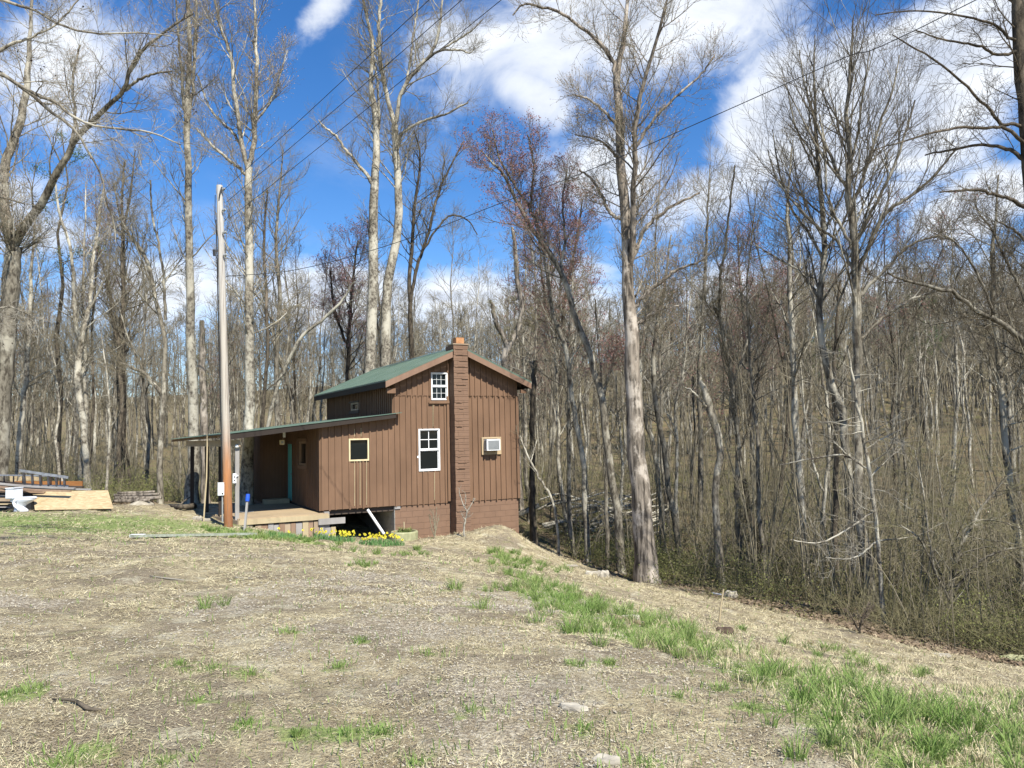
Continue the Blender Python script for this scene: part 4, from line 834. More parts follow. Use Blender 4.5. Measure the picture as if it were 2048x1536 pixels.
def grow(P_, R_, k, t0, t1, ang, ang_j, L0, L1, K, wob, up, rr, rs, rmin=.004, tipf=.3, lenfall=.55):
    N, KK = R_.shape; n = N * k; pi_ = np.repeat(np.arange(N), k)
    t = t0 + (t1 - t0) * ((np.tile(np.arange(k), N) + rs.rand(n)) / k); f_ = t * (KK - 1); i = np.clip(f_.astype(int), 0, KK - 2); fr = (f_ - i)[:, None]
    A_ = P_[pi_, i]; B_ = P_[pi_, i + 1]; pos = A_ + (B_ - A_) * fr; tan = norm(B_ - A_); r0 = R_[pi_, i] * (1 - fr[:, 0]) + R_[pi_, i + 1] * fr[:, 0]
    rnd = norm(rs.randn(n, 3)); perp = norm(rnd - (rnd * tan).sum(1, keepdims=True) * tan); a = np.radians(ang + ang_j * rs.randn(n))[:, None]
    d = np.cos(a) * tan + np.sin(a) * perp
    L = (L0 + (L1 - L0) * rs.rand(n)) * (1 - lenfall * (t - t0) / max(t1 - t0, 1e-6)); st = (L / (K - 1))[:, None]
    out_ = np.empty((n, K, 3)); out_[:, 0] = pos; cur = pos; w2 = rs.randn(n, 3) * wob * .5
    for j in range(1, K):
        d = norm(d + rs.randn(n, 3) * wob + w2 * .4 + np.array([0, 0, up])); cur = cur + d * st; out_[:, j] = cur
    rb = np.clip(np.minimum(r0 * rr, L * .0115 + .002), rmin, None); RR = rb[:, None] * np.linspace(1, tipf, K)[None]; return out_, np.maximum(RR, rmin * .8)
def quads_at(Pts, size, rs, mi, base, flat=False):
    n = len(Pts); a = norm(rs.randn(n, 3)); b = norm(np.cross(a, rs.randn(n, 3))); s = size * rs.uniform(.6, 1.3, n)[:, None]
    V_ = np.stack([Pts - a * s, Pts - b * s * .6, Pts + a * s, Pts + b * s * .6], 1).reshape(-1, 3); ix = base + np.arange(n * 4).reshape(n, 4); return V_, ix, np.full(n, mi)
def tree(name, label, base, stems, bark='bark_grey', twigm='twig', seed=1, k1=16, k2=8, k3=6, L1=(1.6, 3.6), L2=.42, L3=.5, ang=48, up=.10, tcrown=.3, buds=None, bud_n=3, bud_s=.02, wob=.12,
         group=None, cat='tree', rmin=.0042, tip=None, spread=None, k4=0, crown_name='crown', lenfall=.5, stem_t=None):
    """stems: list of (pts[n,3] world, radii[n]); first is the trunk."""
    rs = np.random.RandomState(seed); e = empty(name, base); tag(e, label, cat, group); b = np.array(base)
    tg = []; cg = []; K = 26; allt = []
    for si, (p, r) in enumerate(stems):
        p = smooth_path(np.array(p) - b, K); r_ = np.interp(np.linspace(0, 1, K), np.linspace(0, 1, len(r)), r)
        jit = rs.randn(K, 3) * np.minimum(r_, .05)[:, None] * .35; jit[0] = 0; p = p + jit
        if si == 0:
            r_ = r_.copy(); z_ = p[:, 2]; r_ *= 1 + .22 * np.exp(-np.maximum(z_, 0) / .45)
        tg.append((p[None], r_[None], 10 if r_[0] > .05 else 7, 0))
        t0 = (tcrown if si == 0 else .12) if stem_t is None else stem_t[si]; ln = np.linalg.norm(p[-1] - p[0])
        kk = max(3, int(1.25 * k1 * (1 if si == 0 else max(.35, min(1, ln / 9)))))
        sc = 1 if si == 0 else max(.45, min(1, ln / 8))
        Pa, Ra = grow(p[None], r_[None], kk, t0, .985, ang, 10, L1[0] * sc, L1[1] * sc, 8, wob, up, .44, rs, rmin * 1.2, .3, lenfall); allt.append((Pa, Ra))
    Pa = np.concatenate([x[0] for x in allt]); Ra = np.concatenate([x[1] for x in allt])
    cg.append((Pa, Ra, 5, 0)); Lm = (L1[0] + L1[1]) / 2
    Pb, Rb = grow(Pa, Ra, k2, .2, .98, 42, 12, Lm * L2 * .6, Lm * L2 * 1.4, 6, wob * 1.2, up, .7, rs, rmin); cg.append((Pb, Rb, 4, 1))
    Pc, Rc = grow(Pb, Rb, k3, .2, 1.0, 40, 14, Lm * L2 * L3 * .6, Lm * L2 * L3 * 1.4, 4, wob * 1.4, up * 1.2, .8, rs, rmin * .8); cg.append((Pc, Rc, 3, 1))
    last = Pc
    if k4:
        Pd, Rd = grow(Pc, Rc, k4, .2, 1.0, 40, 14, .12, .3, 3, wob, up, .8, rs, rmin * .7); cg.append((Pd, Rd, 3, 1)); last = Pd
    V_, F_, I_ = tubes_np(tg); npmesh('trunk', V_, F_, [M[bark]], parent=e, smooth=True)
    V_, F_, I_ = tubes_np(cg); mats_ = [M[bark], M[twigm]]
    if buds:
        src = np.concatenate([last[:, -1], last[:, -1] * .5 + last[:, -2] * .5, Pb[:, -1]]); src = src[rs.rand(len(src)) < min(1, bud_n / 3)]
        if bud_n > 3: src = np.repeat(src, int(bud_n // 2), 0) + rs.randn(len(src) * int(bud_n // 2), 3) * .05
        v2, f2, i2 = quads_at(src, bud_s, rs, 2, len(V_)); V_ = np.concatenate([V_, v2]); F_.append(f2); I_.append(i2); mats_.append(M[buds])
    npmesh(crown_name, V_, F_, mats_, I_, parent=e); return e
def hero(label, Y, stems, name='bare_tree', topext=None, **kw):
    """stems: lists of (px, py, width px[, depth offset])."""
    S_ = []; base = None; seed = kw.get('seed', 1); rs = random.Random(seed * 7 + 1)
    if Y is None: Y = float(hit(stems[0][0][0], stems[0][0][1])[1])
    for si, st in enumerate(stems):
        drift = 0 if si == 0 else rs.uniform(-1, 1) * .35
        pts = []; r = []; tot = sum(math.hypot(st[i + 1][0] - st[i][0], st[i + 1][1] - st[i][1]) for i in range(len(st) - 1)); acc_ = 0
        for i, q in enumerate(st):
            if i: acc_ += math.hypot(st[i][0] - st[i - 1][0], st[i][1] - st[i - 1][1])
            off = q[3] if len(q) > 3 else drift * acc_ / F * Y
            pts.append(at(q[0], q[1], Y + off)); r.append(q[2] / 2 / F * Y)
        if si == 0:
            zg = hz(pts[0][0], pts[0][1])
            if pts[0][2] > zg - .1: pts[0][2] = zg - .15
            base = (pts[0][0], pts[0][1], zg)
        S_.append((pts, r))
    return tree(name, label, base, S_, **kw)
G0 = 'big bare trees around the clearing'
hero('thick pale forked tree behind the lumber pile at the left edge', 27, [[(-8, 1005, 40), (-2, 900, 36), (6, 780, 34), (14, 700, 33), (20, 600, 32), (24, 530, 31), (27, 492, 30)],
      [(27, 492, 22), (12, 440, 21), (8, 400, 20), (11, 330, 18), (35, 260, 17), (50, 200, 15), (57, 128, 12), (60, 60, 8), (70, -60, 5)],
      [(27, 492, 19), (48, 456, 17), (70, 425, 16), (91, 396, 15), (128, 319, 12), (155, 275, 11), (182, 246, 10), (215, 215, 9), (246, 182, 8), (262, 140, 7), (280, 105, 6), (319, 73, 5), (350, 50, 4), (387, 27, 3)],
      [(235, 195, 7), (262, 170, 6), (300, 150, 5), (345, 142, 3)], [(140, 300, 7), (150, 230, 6), (145, 160, 5), (160, 90, 4)]],
      bark='bark_grey', seed=3, k1=20, L1=(1.5, 3.2), tcrown=.85, bud_n=2, buds='bud_tan', name='forked_tree', group=G0)
hero('slim birch-like trunk left of the ladders', 31, [[(35, 960, 11), (38, 900, 11), (41, 846, 10), (49, 791, 10), (55, 709, 9), (59, 640, 8), (62, 540, 6), (70, 430, 4)]], bark='bark_pale', seed=4, k1=16, tcrown=.4, L1=(1.2, 2.8), group=G0)
hero('pale tree forking above the strand board', 35, [[(178, 1000, 14), (172, 909, 13), (165, 832, 13), (155, 778, 13), (156, 723, 13), (162, 690, 12)], [(162, 690, 9), (152, 650, 9), (148, 600, 8), (143, 510, 6), (120, 430, 5), (110, 360, 3)],
      [(162, 690, 10), (170, 645, 9), (180, 600, 9), (184, 533, 8), (196, 456, 6), (205, 380, 4)]], bark='bark_pale', seed=5, k1=16, tcrown=.6, L1=(1.4, 3.2), group=G0)
hero('thin white sapling trunk right above the strand board', 29, [[(212, 1000, 5), (215, 930, 5), (219, 873, 4.5), (219, 813, 4), (214, 753, 3.5), (205, 690, 2.5), (200, 640, 1.5)]], bark='bark_pale', seed=6, k1=9, k2=4, k3=3, tcrown=.3, L1=(.7, 1.6), name='sapling', group=G0)
hero('grey tree with dark arching broken limb left of the porch', 29.5, [[(321, 1000, 12), (320, 914, 11), (325, 832, 10), (328, 780, 9), (331, 690, 9), (322, 641, 8), (312, 600, 8), (292, 515, 7), (262, 475, 5), (240, 430, 4), (228, 370, 3)],
      [(326, 800, 8), (318, 780, 8), (303, 764, 7), (290, 748, 7), (281, 742, 6), (271, 739, 6), (257, 732, 4), (241, 726, 3)], [(331, 640, 6), (328, 560, 5), (318, 490, 4.5), (305, 433, 4), (300, 360, 3)]], bark='bark_grey', seed=7, k1=14, tcrown=.5, group=G0)
hero('tall straight white trunk just left of the utility pole', 28.5, [[(384, 1020, 27), (386, 930, 22), (388, 850, 20), (385, 750, 19), (381, 650, 17), (379, 550, 15.5), (378, 450, 14), (376, 350, 13), (376, 250, 12), (375, 205, 11), (379, 100, 9), (377, 0, 7), (374, -120, 4)],
      [(375, 260, 6), (368, 205, 6), (363, 137, 5), (355, 60, 4), (350, -30, 3)], [(377, 230, 7), (386, 170, 7), (390, 110, 6), (392, 30, 5), (394, -70, 3)]], bark='bark_pale', seed=8, k1=26, k2=7, tcrown=.42, L1=(1.3, 2.7), up=.14, buds='bud_tan', bud_n=1.5, name='tall_tree', group=G0)
hero('vine covered dead trunk between the white tree and the pole', 30, [[(412, 1010, 16), (409, 900, 15), (407, 800, 14), (405, 720, 14), (404, 641, 9)]], bark='bark_furrow', twigm='brush', seed=9, k1=60, k2=4, k3=3, tcrown=.45, L1=(.2, .6), L2=.6, ang=80, up=-.1, wob=.3, name='dead_tree', group=G0)
hero('tall pale tree forking in two right of the utility pole', 28.0, [[(491, 1020, 28), (495, 930, 23), (498, 850, 20), (499, 700, 18), (499, 600, 17), (498, 500, 16), (497, 420, 15), (496, 335, 14)],
      [(496, 335, 9), (486, 300, 9), (474, 228, 8), (465, 137, 7), (456, 95, 6), (442, 60, 5), (432, 10, 4), (425, -60, 3)], [(496, 335, 10), (507, 290, 10), (510, 240, 9), (514, 170, 8), (512, 90, 7), (510, 20, 5), (508, -80, 3)],
      [(493, 350, 7), (475, 332, 6), (456, 319, 6), (424, 290, 5), (392, 255, 4)], [(486, 300, 6), (465, 265, 6), (428, 228, 5), (410, 195, 4), (395, 150, 3)], [(513, 240, 5), (540, 205, 4), (560, 150, 3), (575, 100, 2.5)]],
      bark='bark_pale', seed=10, k1=24, tcrown=.45, L1=(1.4, 3.0), up=.13, buds='bud_tan', bud_n=2, name='tall_tree', group=G0)
hero('dark thin tree crossing behind the porch roof', 33, [[(520, 1010, 8), (522, 900, 8), (528, 800, 7), (535, 700, 7), (533, 600, 6), (528, 480, 5), (535, 380, 3)]], bark='bark_dark', seed=11, k1=18, tcrown=.35, L1=(1.4, 3.4), group=G0)
hero('leaning bright limb rising right behind the porch', 33, [[(500, 960, 8), (535, 850, 8), (560, 760, 7), (600, 680, 7), (625, 655, 6), (659, 629, 6), (685, 600, 5), (700, 575, 4), (712, 560, 2)]], bark='bark_pale', seed=12, k1=7, k2=4, k3=3, tcrown=.5, L1=(.6, 1.6), name='leaning_tree', group=G0)
hero('left trunk of the pair rising behind the cabin roof', 37, [[(735, 1000, 28), (738, 850, 24), (741, 700, 22), (744, 620, 21), (746, 547, 20), (747, 410, 18), (750, 350, 16), (753, 310, 15), (752, 250, 13), (748, 205, 12), (740, 165, 9), (746, 91, 7), (735, 40, 6), (722, -20, 5), (715, -100, 3)],
      [(750, 380, 8), (740, 358, 8), (723, 337, 7), (705, 315, 6), (691, 300, 6), (672, 272, 5), (650, 255, 4), (636, 240, 2.5)], [(752, 300, 7), (758, 240, 6), (755, 170, 5), (745, 110, 4)]],
      bark='bark_pale', seed=13, k1=22, tcrown=.5, L1=(1.6, 3.6), up=.1, wob=.15, name='tall_tree', group=G0)
hero('right trunk of the pair, bowing out above the cabin roof', 37.5, [[(770, 1000, 26), (770, 850, 22), (771, 700, 21), (772, 630, 20), (776, 570, 19), (784, 525, 18), (791, 492, 17), (797, 450, 16), (798, 400, 16), (794, 319, 14), (789, 250, 13)],
      [(789, 250, 10), (776, 200, 9), (768, 165, 9), (763, 137, 8), (758, 90, 7), (758, 40, 7), (762, 0, 6), (762, -100, 3)], [(790, 250, 9), (800, 195, 8), (812, 168, 8), (828, 146, 8), (846, 125, 7), (864, 105, 6), (878, 60, 5), (885, 0, 4), (890, -60, 2)],
      [(794, 285, 6), (810, 262, 6), (837, 246, 5), (865, 236, 5), (892, 228, 4), (915, 215, 4), (937, 205, 3)], [(850, 120, 5), (880, 102, 5), (919, 100, 4), (938, 106, 3), (952, 95, 2)], [(812, 165, 5), (822, 110, 5), (830, 50, 4), (840, -20, 3)], [(880, 100, 4), (915, 80, 4), (945, 60, 3), (965, 40, 2)]],
      bark='bark_pale', seed=14, k1=20, tcrown=.82, L1=(1.5, 3.6), up=.07, wob=.17, name='tall_tree', group=G0)
hero('dark double stemmed tree right of the trunk pair', 41, [[(826, 1000, 11), (824, 850, 10), (823, 700, 10), (820, 620, 9), (820, 547, 8), (824, 480, 7), (829, 410, 6), (838, 350, 5), (840, 310, 4), (828, 260, 3)],
      [(822, 600, 7), (832, 540, 7), (846, 500, 6), (860, 456, 6), (873, 400, 5), (885, 365, 5), (900, 335, 4), (928, 283, 3)], [(846, 500, 5), (872, 460, 4), (900, 432, 4), (935, 440, 3), (955, 470, 2)]], bark='bark_dark', twigm='twig', seed=15, k1=20, tcrown=.5, L1=(1.6, 3.6), wob=.17, group=G0)
hero('crooked broken snag hooking over behind the cabin gable', 36, [[(1040, 1010, 16), (1030, 850, 15), (1015, 760, 14), (1008, 722, 14), (1018, 690, 13), (1038, 655, 12), (1042, 610, 11), (1035, 560, 10), (1032, 500, 9), (1024, 455, 6)],
      [(1016, 700, 11), (1005, 670, 10), (990, 640, 10), (985, 612, 7), (980, 600, 3)], [(1038, 640, 8), (1060, 650, 6), (1072, 640, 3)]], bark='bark_furrow', twigm='brush', seed=16, k1=26, tcrown=.4, L1=(.4, 1.2), ang=70, wob=.25, up=-.03, name='dead_snag', group=G0)
hero('dark broken trunk just right of the cabin wall', 29.5, [[(1067, 1105, 15), (1066, 1010, 13), (1064, 933, 12), (1066, 805, 11), (1068, 760, 10), (1070, 722, 9)]], bark='bark_dark', seed=17, k1=8, k2=4, k3=3, tcrown=.5, L1=(.5, 1.4), name='dead_tree', group=G0)
hero('white crooked trunk two left of the biggest tree', 28, [[(1176, 1105, 12), (1172, 1040, 11), (1168, 985, 11), (1164, 907, 11), (1150, 840, 10), (1143, 790, 10), (1138, 740, 9), (1130, 692, 9), (1108, 631, 8), (1095, 560, 7), (1085, 490, 5), (1070, 420, 3)]], bark='bark_pale', seed=18, k1=16, tcrown=.45, L1=(1.3, 3.0), buds='bud_red', bud_n=3, bud_s=.03, group=G0)
hero('long tree leaning left with a red budded crown, right of the cabin', 26, [[(1242, 1125, 18), (1236, 1035, 16), (1220, 933, 15), (1210, 846, 15), (1202, 794, 14), (1189, 743, 13), (1174, 692, 13), (1150, 635, 12), (1133, 570, 11), (1106, 515, 10), (1074, 469, 9), (1037, 410, 7), (1005, 346, 6), (985, 325, 4), (962, 300, 2)],
      [(1090, 492, 7), (1076, 455, 7), (1056, 410, 6), (1035, 380, 5), (1015, 345, 5), (998, 315, 4), (985, 260, 3)], [(1060, 425, 6), (1064, 380, 5), (1068, 330, 4), (1055, 270, 3)], [(1120, 545, 6), (1130, 480, 5), (1125, 400, 4), (1135, 340, 3)], [(1204, 800, 6), (1215, 760, 5), (1225, 730, 4), (1250, 700, 3)]],
      bark='bark_grey', twigm='twig_red', seed=19, k1=22, tcrown=.55, L1=(1.2, 2.8), up=.12, buds='bud_red', bud_n=5, bud_s=.026, name='red_maple', group=G0)
hero('biggest furrowed tree at the wood edge right of the cabin', 24, [[(1296, 1170, 50), (1292, 1130, 44), (1288, 1086, 42), (1284, 1020, 40), (1279, 958, 38), (1271, 856, 35), (1266, 779, 32), (1262, 677, 29), (1257, 600, 25), (1256, 524, 23), (1250, 433, 21), (1243, 319, 19), (1237, 228, 17), (1234, 150, 14), (1244, 91, 11), (1255, 23, 8), (1260, -90, 4)],
      [(1234, 170, 10), (1228, 130, 9), (1215, 105, 9), (1197, 82, 8), (1170, 60, 7), (1138, 36, 6), (1110, 20, 6), (1079, 13, 5), (1047, 9, 4), (1025, 30, 3)], [(1258, 540, 12), (1266, 470, 12), (1268, 387, 11), (1270, 320, 10), (1270, 251, 9), (1284, 182, 8), (1309, 91, 6), (1330, 20, 5), (1345, -60, 3)],
      [(1260, 530, 9), (1275, 490, 9), (1291, 456, 8), (1320, 430, 7), (1350, 410, 6), (1400, 385, 4)], [(1264, 620, 9), (1290, 590, 8), (1337, 551, 7), (1365, 535, 5), (1396, 525, 4), (1430, 500, 3)], [(1250, 440, 8), (1228, 432, 8), (1212, 412, 7), (1200, 385, 6), (1180, 355, 5), (1160, 340, 4)],
      [(1240, 260, 7), (1210, 225, 6), (1180, 200, 5), (1150, 190, 3)], [(1268, 300, 7), (1300, 250, 6), (1345, 200, 5), (1400, 150, 4), (1430, 110, 3)], [(1244, 330, 6), (1222, 300, 6), (1195, 280, 4), (1150, 270, 3)], [(1262, 660, 7), (1285, 640, 6), (1320, 620, 5), (1360, 610, 3)]],
      bark='bark_furrow', twigm='twig', seed=20, k1=34, k2=8, k3=5, tcrown=.45, L1=(1.2, 2.8), ang=58, up=.12, buds='bud_tan', bud_n=3, bud_s=.018, name='large_tree', group=G0)
hero('thin pale trunk directly left of the biggest tree', 27, [[(1216, 1150, 8), (1214, 1060, 8), (1213, 960, 7), (1210, 880, 6), (1206, 800, 5), (1198, 700, 4), (1190, 600, 3)]], bark='bark_grey', seed=21, k1=12, tcrown=.4, L1=(1.0, 2.2), group=G0)
hero('grey crooked tree just right of the biggest tree', 29, [[(1357, 1110, 12), (1353, 1060, 12), (1340, 999, 11), (1328, 907, 11), (1314, 820, 10), (1307, 728, 9), (1315, 640, 7), (1330, 560, 5), (1342, 470, 3)]], bark='bark_grey', seed=22, k1=18, tcrown=.45, L1=(1.3, 3.0), buds='bud_red', bud_n=2, group=G0)
hero('slim curved tree touching the right of the biggest trunk', 31, [[(1325, 1060, 11), (1322, 1010, 10), (1314, 940, 9), (1302, 876, 9), (1287, 820, 8), (1280, 740, 7), (1290, 650, 5), (1300, 560, 3)]], bark='bark_grey', seed=23, k1=14, tcrown=.45, L1=(1.3, 3.0), group=G0)
hero('leaning broken snag with a jagged pale top among the right trees', 23.8, [[(1442, 1125, 18), (1434, 1061, 14), (1430, 984, 13), (1440, 907, 14), (1436, 866, 15), (1422, 825, 15), (1410, 785, 14), (1402, 760, 9), (1398, 745, 3)], [(1420, 822, 6), (1400, 800, 5), (1382, 780, 3), (1370, 775, 1.5)]], bark='bark_grey', twigm='brush', seed=24, k1=14, k2=3, k3=3, tcrown=.4, L1=(.3, .9), wob=.25, name='dead_snag', group=G0)
hero('slim straight tree in front of the leaning broken snag', 25.6, [[(1480, 1202, 13), (1477, 1112, 12), (1476, 1009, 11), (1476, 907, 10), (1471, 830, 10), (1463, 764, 9), (1450, 692, 9), (1438, 631, 8), (1428, 615, 7)], [(1438, 631, 6), (1440, 560, 6), (1450, 500, 5), (1460, 410, 4), (1470, 330, 3)], [(1464, 770, 5), (1490, 700, 5), (1510, 620, 4), (1530, 540, 3)]],
      bark='bark_grey', seed=25, k1=22, tcrown=.35, L1=(1.1, 2.6), up=.1, group=G0)
hero('dark vine choked crooked trunk right of the slim straight tree', 25, [[(1520, 1175, 24), (1513, 1100, 20), (1500, 1040, 17), (1493, 1000, 15), (1488, 960, 9)], [(1515, 1095, 7), (1540, 1100, 6), (1575, 1130, 5), (1595, 1165, 3)]], bark='bark_dark', twigm='brush', seed=26, k1=50, k2=4, k3=4, tcrown=.1, L1=(.4, 1.1), wob=.3, up=-.1, ang=75, name='dead_tree', group=G0)
hero('clean pale trunk in the middle of the right woods', 24.5, [[(1612, 1150, 16), (1607, 1080, 14), (1602, 1000, 13), (1596, 933, 12), (1591, 830, 12), (1588, 728, 11), (1583, 651, 10), (1578, 592, 9), (1578, 500, 8), (1574, 430, 6), (1580, 350, 4), (1585, 280, 2)]], bark='bark_pale', seed=27, k1=24, tcrown=.4, L1=(1.2, 3.0), up=.12, group=G0)
hero('thin twin stem just right of the clean pale trunk', 27, [[(1645, 1155, 8), (1646, 1060, 8), (1650, 980, 7), (1658, 907, 7), (1655, 820, 6), (1640, 720, 5), (1625, 620, 3)], [(1650, 990, 5), (1630, 940, 5), (1618, 880, 4), (1606, 800, 4), (1600, 700, 3)]], bark='bark_pale', seed=28, k1=14, tcrown=.4, L1=(1.0, 2.4), group=G0)
vase = dict(ang=34, up=.10, wob=.06, k2=5, k3=4, L2=.5)
hero('tall smooth tree with a fan of upswept branches, right of centre', 20.5, [[(1749, 1215, 24), (1738, 1137, 20), (1728, 1075, 19), (1716, 1009, 18), (1713, 881, 18), (1712, 805, 18), (1714, 702, 18), (1714, 640, 17), (1710, 547, 16), (1704, 433, 14), (1697, 364, 12), (1701, 296, 10), (1693, 228, 8), (1700, 150, 6), (1705, 60, 4), (1708, 30, 2)],
      [(1702, 430, 8), (1718, 375, 7), (1738, 319, 6), (1760, 250, 5), (1785, 180, 4), (1800, 110, 2)], [(1712, 570, 8), (1735, 500, 8), (1769, 428, 7), (1815, 395, 6), (1861, 360, 5), (1911, 300, 3)], [(1697, 380, 7), (1675, 345, 7), (1656, 300, 6), (1630, 240, 5), (1610, 170, 4), (1598, 100, 2)],
      [(1712, 480, 7), (1745, 420, 6), (1780, 350, 6), (1810, 270, 4), (1830, 200, 3)], [(1706, 500, 7), (1680, 450, 6), (1655, 390, 5), (1650, 320, 4), (1640, 230, 3)], [(1700, 330, 6), (1715, 270, 5), (1725, 190, 4), (1740, 100, 2)], [(1713, 690, 6), (1760, 640, 5), (1820, 600, 5), (1880, 580, 3)], [(1713, 600, 7), (1770, 540, 6), (1820, 490, 5), (1880, 470, 3)],
      [(1710, 540, 6), (1670, 480, 6), (1620, 440, 5), (1560, 370, 4), (1535, 300, 2)]], bark='bark_grey', twigm='twig_dark', seed=29, k1=20, tcrown=.45, L1=(2.2, 4.6), name='tall_tree', group=G0, **vase)
hero('companion trunk forking low, just left of the fan branched tree', 21.5, [[(1716, 1185, 20), (1708, 1100, 17), (1701, 1035, 16), (1693, 907, 16), (1686, 820, 15), (1665, 769, 14), (1647, 702, 13), (1637, 640, 13), (1642, 570, 12), (1649, 501, 11), (1643, 410, 10), (1637, 319, 8), (1630, 228, 6), (1628, 140, 4), (1630, 70, 2)],
      [(1645, 520, 6), (1620, 470, 6), (1585, 420, 5), (1560, 350, 4), (1545, 260, 2)], [(1647, 470, 6), (1665, 430, 5), (1690, 380, 4), (1720, 330, 3)], [(1640, 360, 5), (1615, 310, 4), (1590, 250, 3), (1575, 180, 2)], [(1640, 600, 6), (1600, 545, 5), (1560, 520, 4), (1510, 490, 3)]], bark='bark_grey', twigm='twig_dark', seed=30, k1=17, tcrown=.45, L1=(1.9, 4.0), name='tall_tree', group=G0, **vase)
hero('thin brown trunk left behind the companion trunk', 23, [[(1670, 1165, 12), (1670, 1060, 11), (1672, 950, 10), (1672, 850, 9), (1668, 760, 8), (1672, 660, 6), (1680, 560, 4)]], bark='bark_dark', seed=44, k1=12, tcrown=.5, L1=(1, 2.2), group=G0)
hero('thin white tree with near level branches right of the fan branched tree', 18.5, [[(1768, 1195, 9), (1758, 1112, 8), (1748, 1009, 8), (1733, 907, 7), (1720, 835, 6), (1705, 760, 5), (1695, 690, 3)], [(1756, 1080, 4), (1720, 1110, 3.5), (1690, 1118, 3), (1650, 1115, 2)], [(1750, 1020, 4), (1700, 1055, 3.5), (1640, 1085, 3), (1580, 1080, 2)], [(1738, 940, 4), (1690, 912, 4), (1620, 918, 3.5), (1560, 930, 2)], [(1730, 900, 3.5), (1760, 880, 3), (1800, 860, 2)]],
      bark='bark_pale', twigm='twig_pale', seed=31, k1=20, k2=4, k3=3, tcrown=.2, L1=(.8, 2.0), ang=78, up=.03, name='slender_tree', group=G0)
hero('pale trunk near the right edge rising out of the thicket', 21, [[(2046, 1180, 18), (2036, 1090, 15), (2028, 1035, 14), (2016, 933, 13), (2008, 830, 12), (1998, 728, 11), (1990, 640, 10), (1985, 540, 8), (1990, 440, 5), (1998, 350, 3)]], bark='bark_pale', seed=32, k1=22, tcrown=.35, L1=(1.2, 2.8), group=G0)
hero('near tree at the upper right corner sending long branches left', 15.5, [[(2122, 1380, 34), (2100, 1150, 31), (2085, 900, 29), (2072, 600, 28), (2062, 380, 27), (2052, 250, 27), (2044, 130, 26), (2036, 0, 24), (2030, -120, 20), (2025, -300, 12)],
      [(2040, 80, 7), (2018, 78, 6), (2005, 62, 6), (1970, 42, 5), (1900, 28, 4), (1820, 22, 3), (1750, 30, 2)], [(2052, 255, 8), (2025, 248, 7), (2000, 246, 7), (1975, 215, 6), (1930, 170, 5), (1870, 120, 4), (1810, 85, 3), (1785, 70, 2)], [(2052, 290, 8), (2015, 258, 7), (1960, 255, 6), (1880, 262, 5), (1800, 285, 3), (1745, 300, 2)],
      [(2058, 330, 9), (2020, 300, 8), (1960, 290, 6), (1900, 300, 5), (1850, 310, 3)], [(2062, 420, 9), (2010, 395, 7), (1950, 380, 6), (1880, 385, 3)], [(2040, 100, 7), (2000, 110, 6), (1950, 90, 5), (1890, 80, 4), (1830, 60, 2)], [(2035, 10, 8), (1990, -20, 7), (1900, -40, 5), (1840, -30, 3)]],
      bark='bark_dark', twigm='twig_dark', seed=33, k1=18, k2=7, k3=5, tcrown=.55, L1=(.9, 1.9), ang=50, up=.02, buds='bud_dark', bud_n=.8, bud_s=.011, stem_t=[.55] + [.2] * 7, rmin=.0035, name='near_tree', group=G0)
hero('tree beyond the right edge whose crooked limb arches in at mid height', 20, [[(2125, 1330, 26), (2115, 1100, 23), (2110, 900, 20), (2105, 760, 18), (2100, 640, 15), (2095, 500, 10), (2090, 380, 6)], [(2106, 790, 12), (2080, 730, 12), (2050, 690, 11), (2020, 660, 11), (1990, 638, 10), (1974, 633, 9), (1945, 615, 8), (1911, 588, 8), (1870, 575, 7), (1815, 562, 5), (1775, 545, 3)],
      [(2104, 720, 8), (2060, 620, 7), (2020, 540, 6), (1990, 470, 5), (1960, 430, 3)], [(2100, 620, 8), (2070, 520, 7), (2040, 470, 5), (1990, 440, 3)], [(1990, 638, 6), (1960, 560, 5), (1925, 500, 4), (1890, 470, 3)], [(1945, 615, 5), (1910, 640, 4), (1860, 650, 3)]], bark='bark_grey', twigm='twig_dark', seed=34, k1=24, tcrown=.35, L1=(1.2, 2.8), wob=.18, name='near_tree', group=G0)
hero('near tree beyond the left edge with long seed hung branches across the sky', 12, [[(-220, 1210, 40), (-215, 900, 36), (-205, 600, 32), (-200, 300, 28), (-190, 60, 22), (-180, -200, 14)],
      [(-198, 140, 16), (-110, 120, 13), (-40, 130, 10), (0, 145, 8), (50, 180, 8), (90, 215, 7), (140, 250, 6), (175, 300, 5), (200, 345, 4), (212, 400, 4), (226, 440, 3.5), (232, 485, 2)], [(-190, 40, 14), (-90, 5, 10), (-20, -5, 7), (30, 8, 6), (75, 22, 5), (110, 45, 5), (150, 58, 4), (210, 68, 4), (280, 66, 3), (340, 72, 2)],
      [(-200, 200, 14), (-100, 160, 10), (-30, 120, 8), (15, 92, 7), (60, 75, 5), (110, 50, 4), (160, -5, 3)], [(-202, 260, 14), (-110, 210, 11), (-40, 165, 9), (0, 148, 7), (60, 185, 6), (110, 205, 6), (150, 235, 5), (200, 253, 4), (260, 258, 4), (310, 268, 3), (362, 290, 2)], [(-205, 460, 12), (-120, 420, 9), (-50, 400, 6), (0, 395, 4), (50, 408, 3)],
      [(-205, 620, 12), (-120, 600, 8), (-40, 620, 5), (20, 615, 4), (80, 640, 2)]], bark='bark_grey', twigm='twig_pale', seed=35, k1=17, k2=7, k3=5, tcrown=.5, L1=(.7, 1.6), ang=48, up=0, wob=.17, buds='bud_dark', bud_n=.12, bud_s=.02, stem_t=[.55] + [.3] * 6, rmin=.0032, name='near_tree', group=G0)
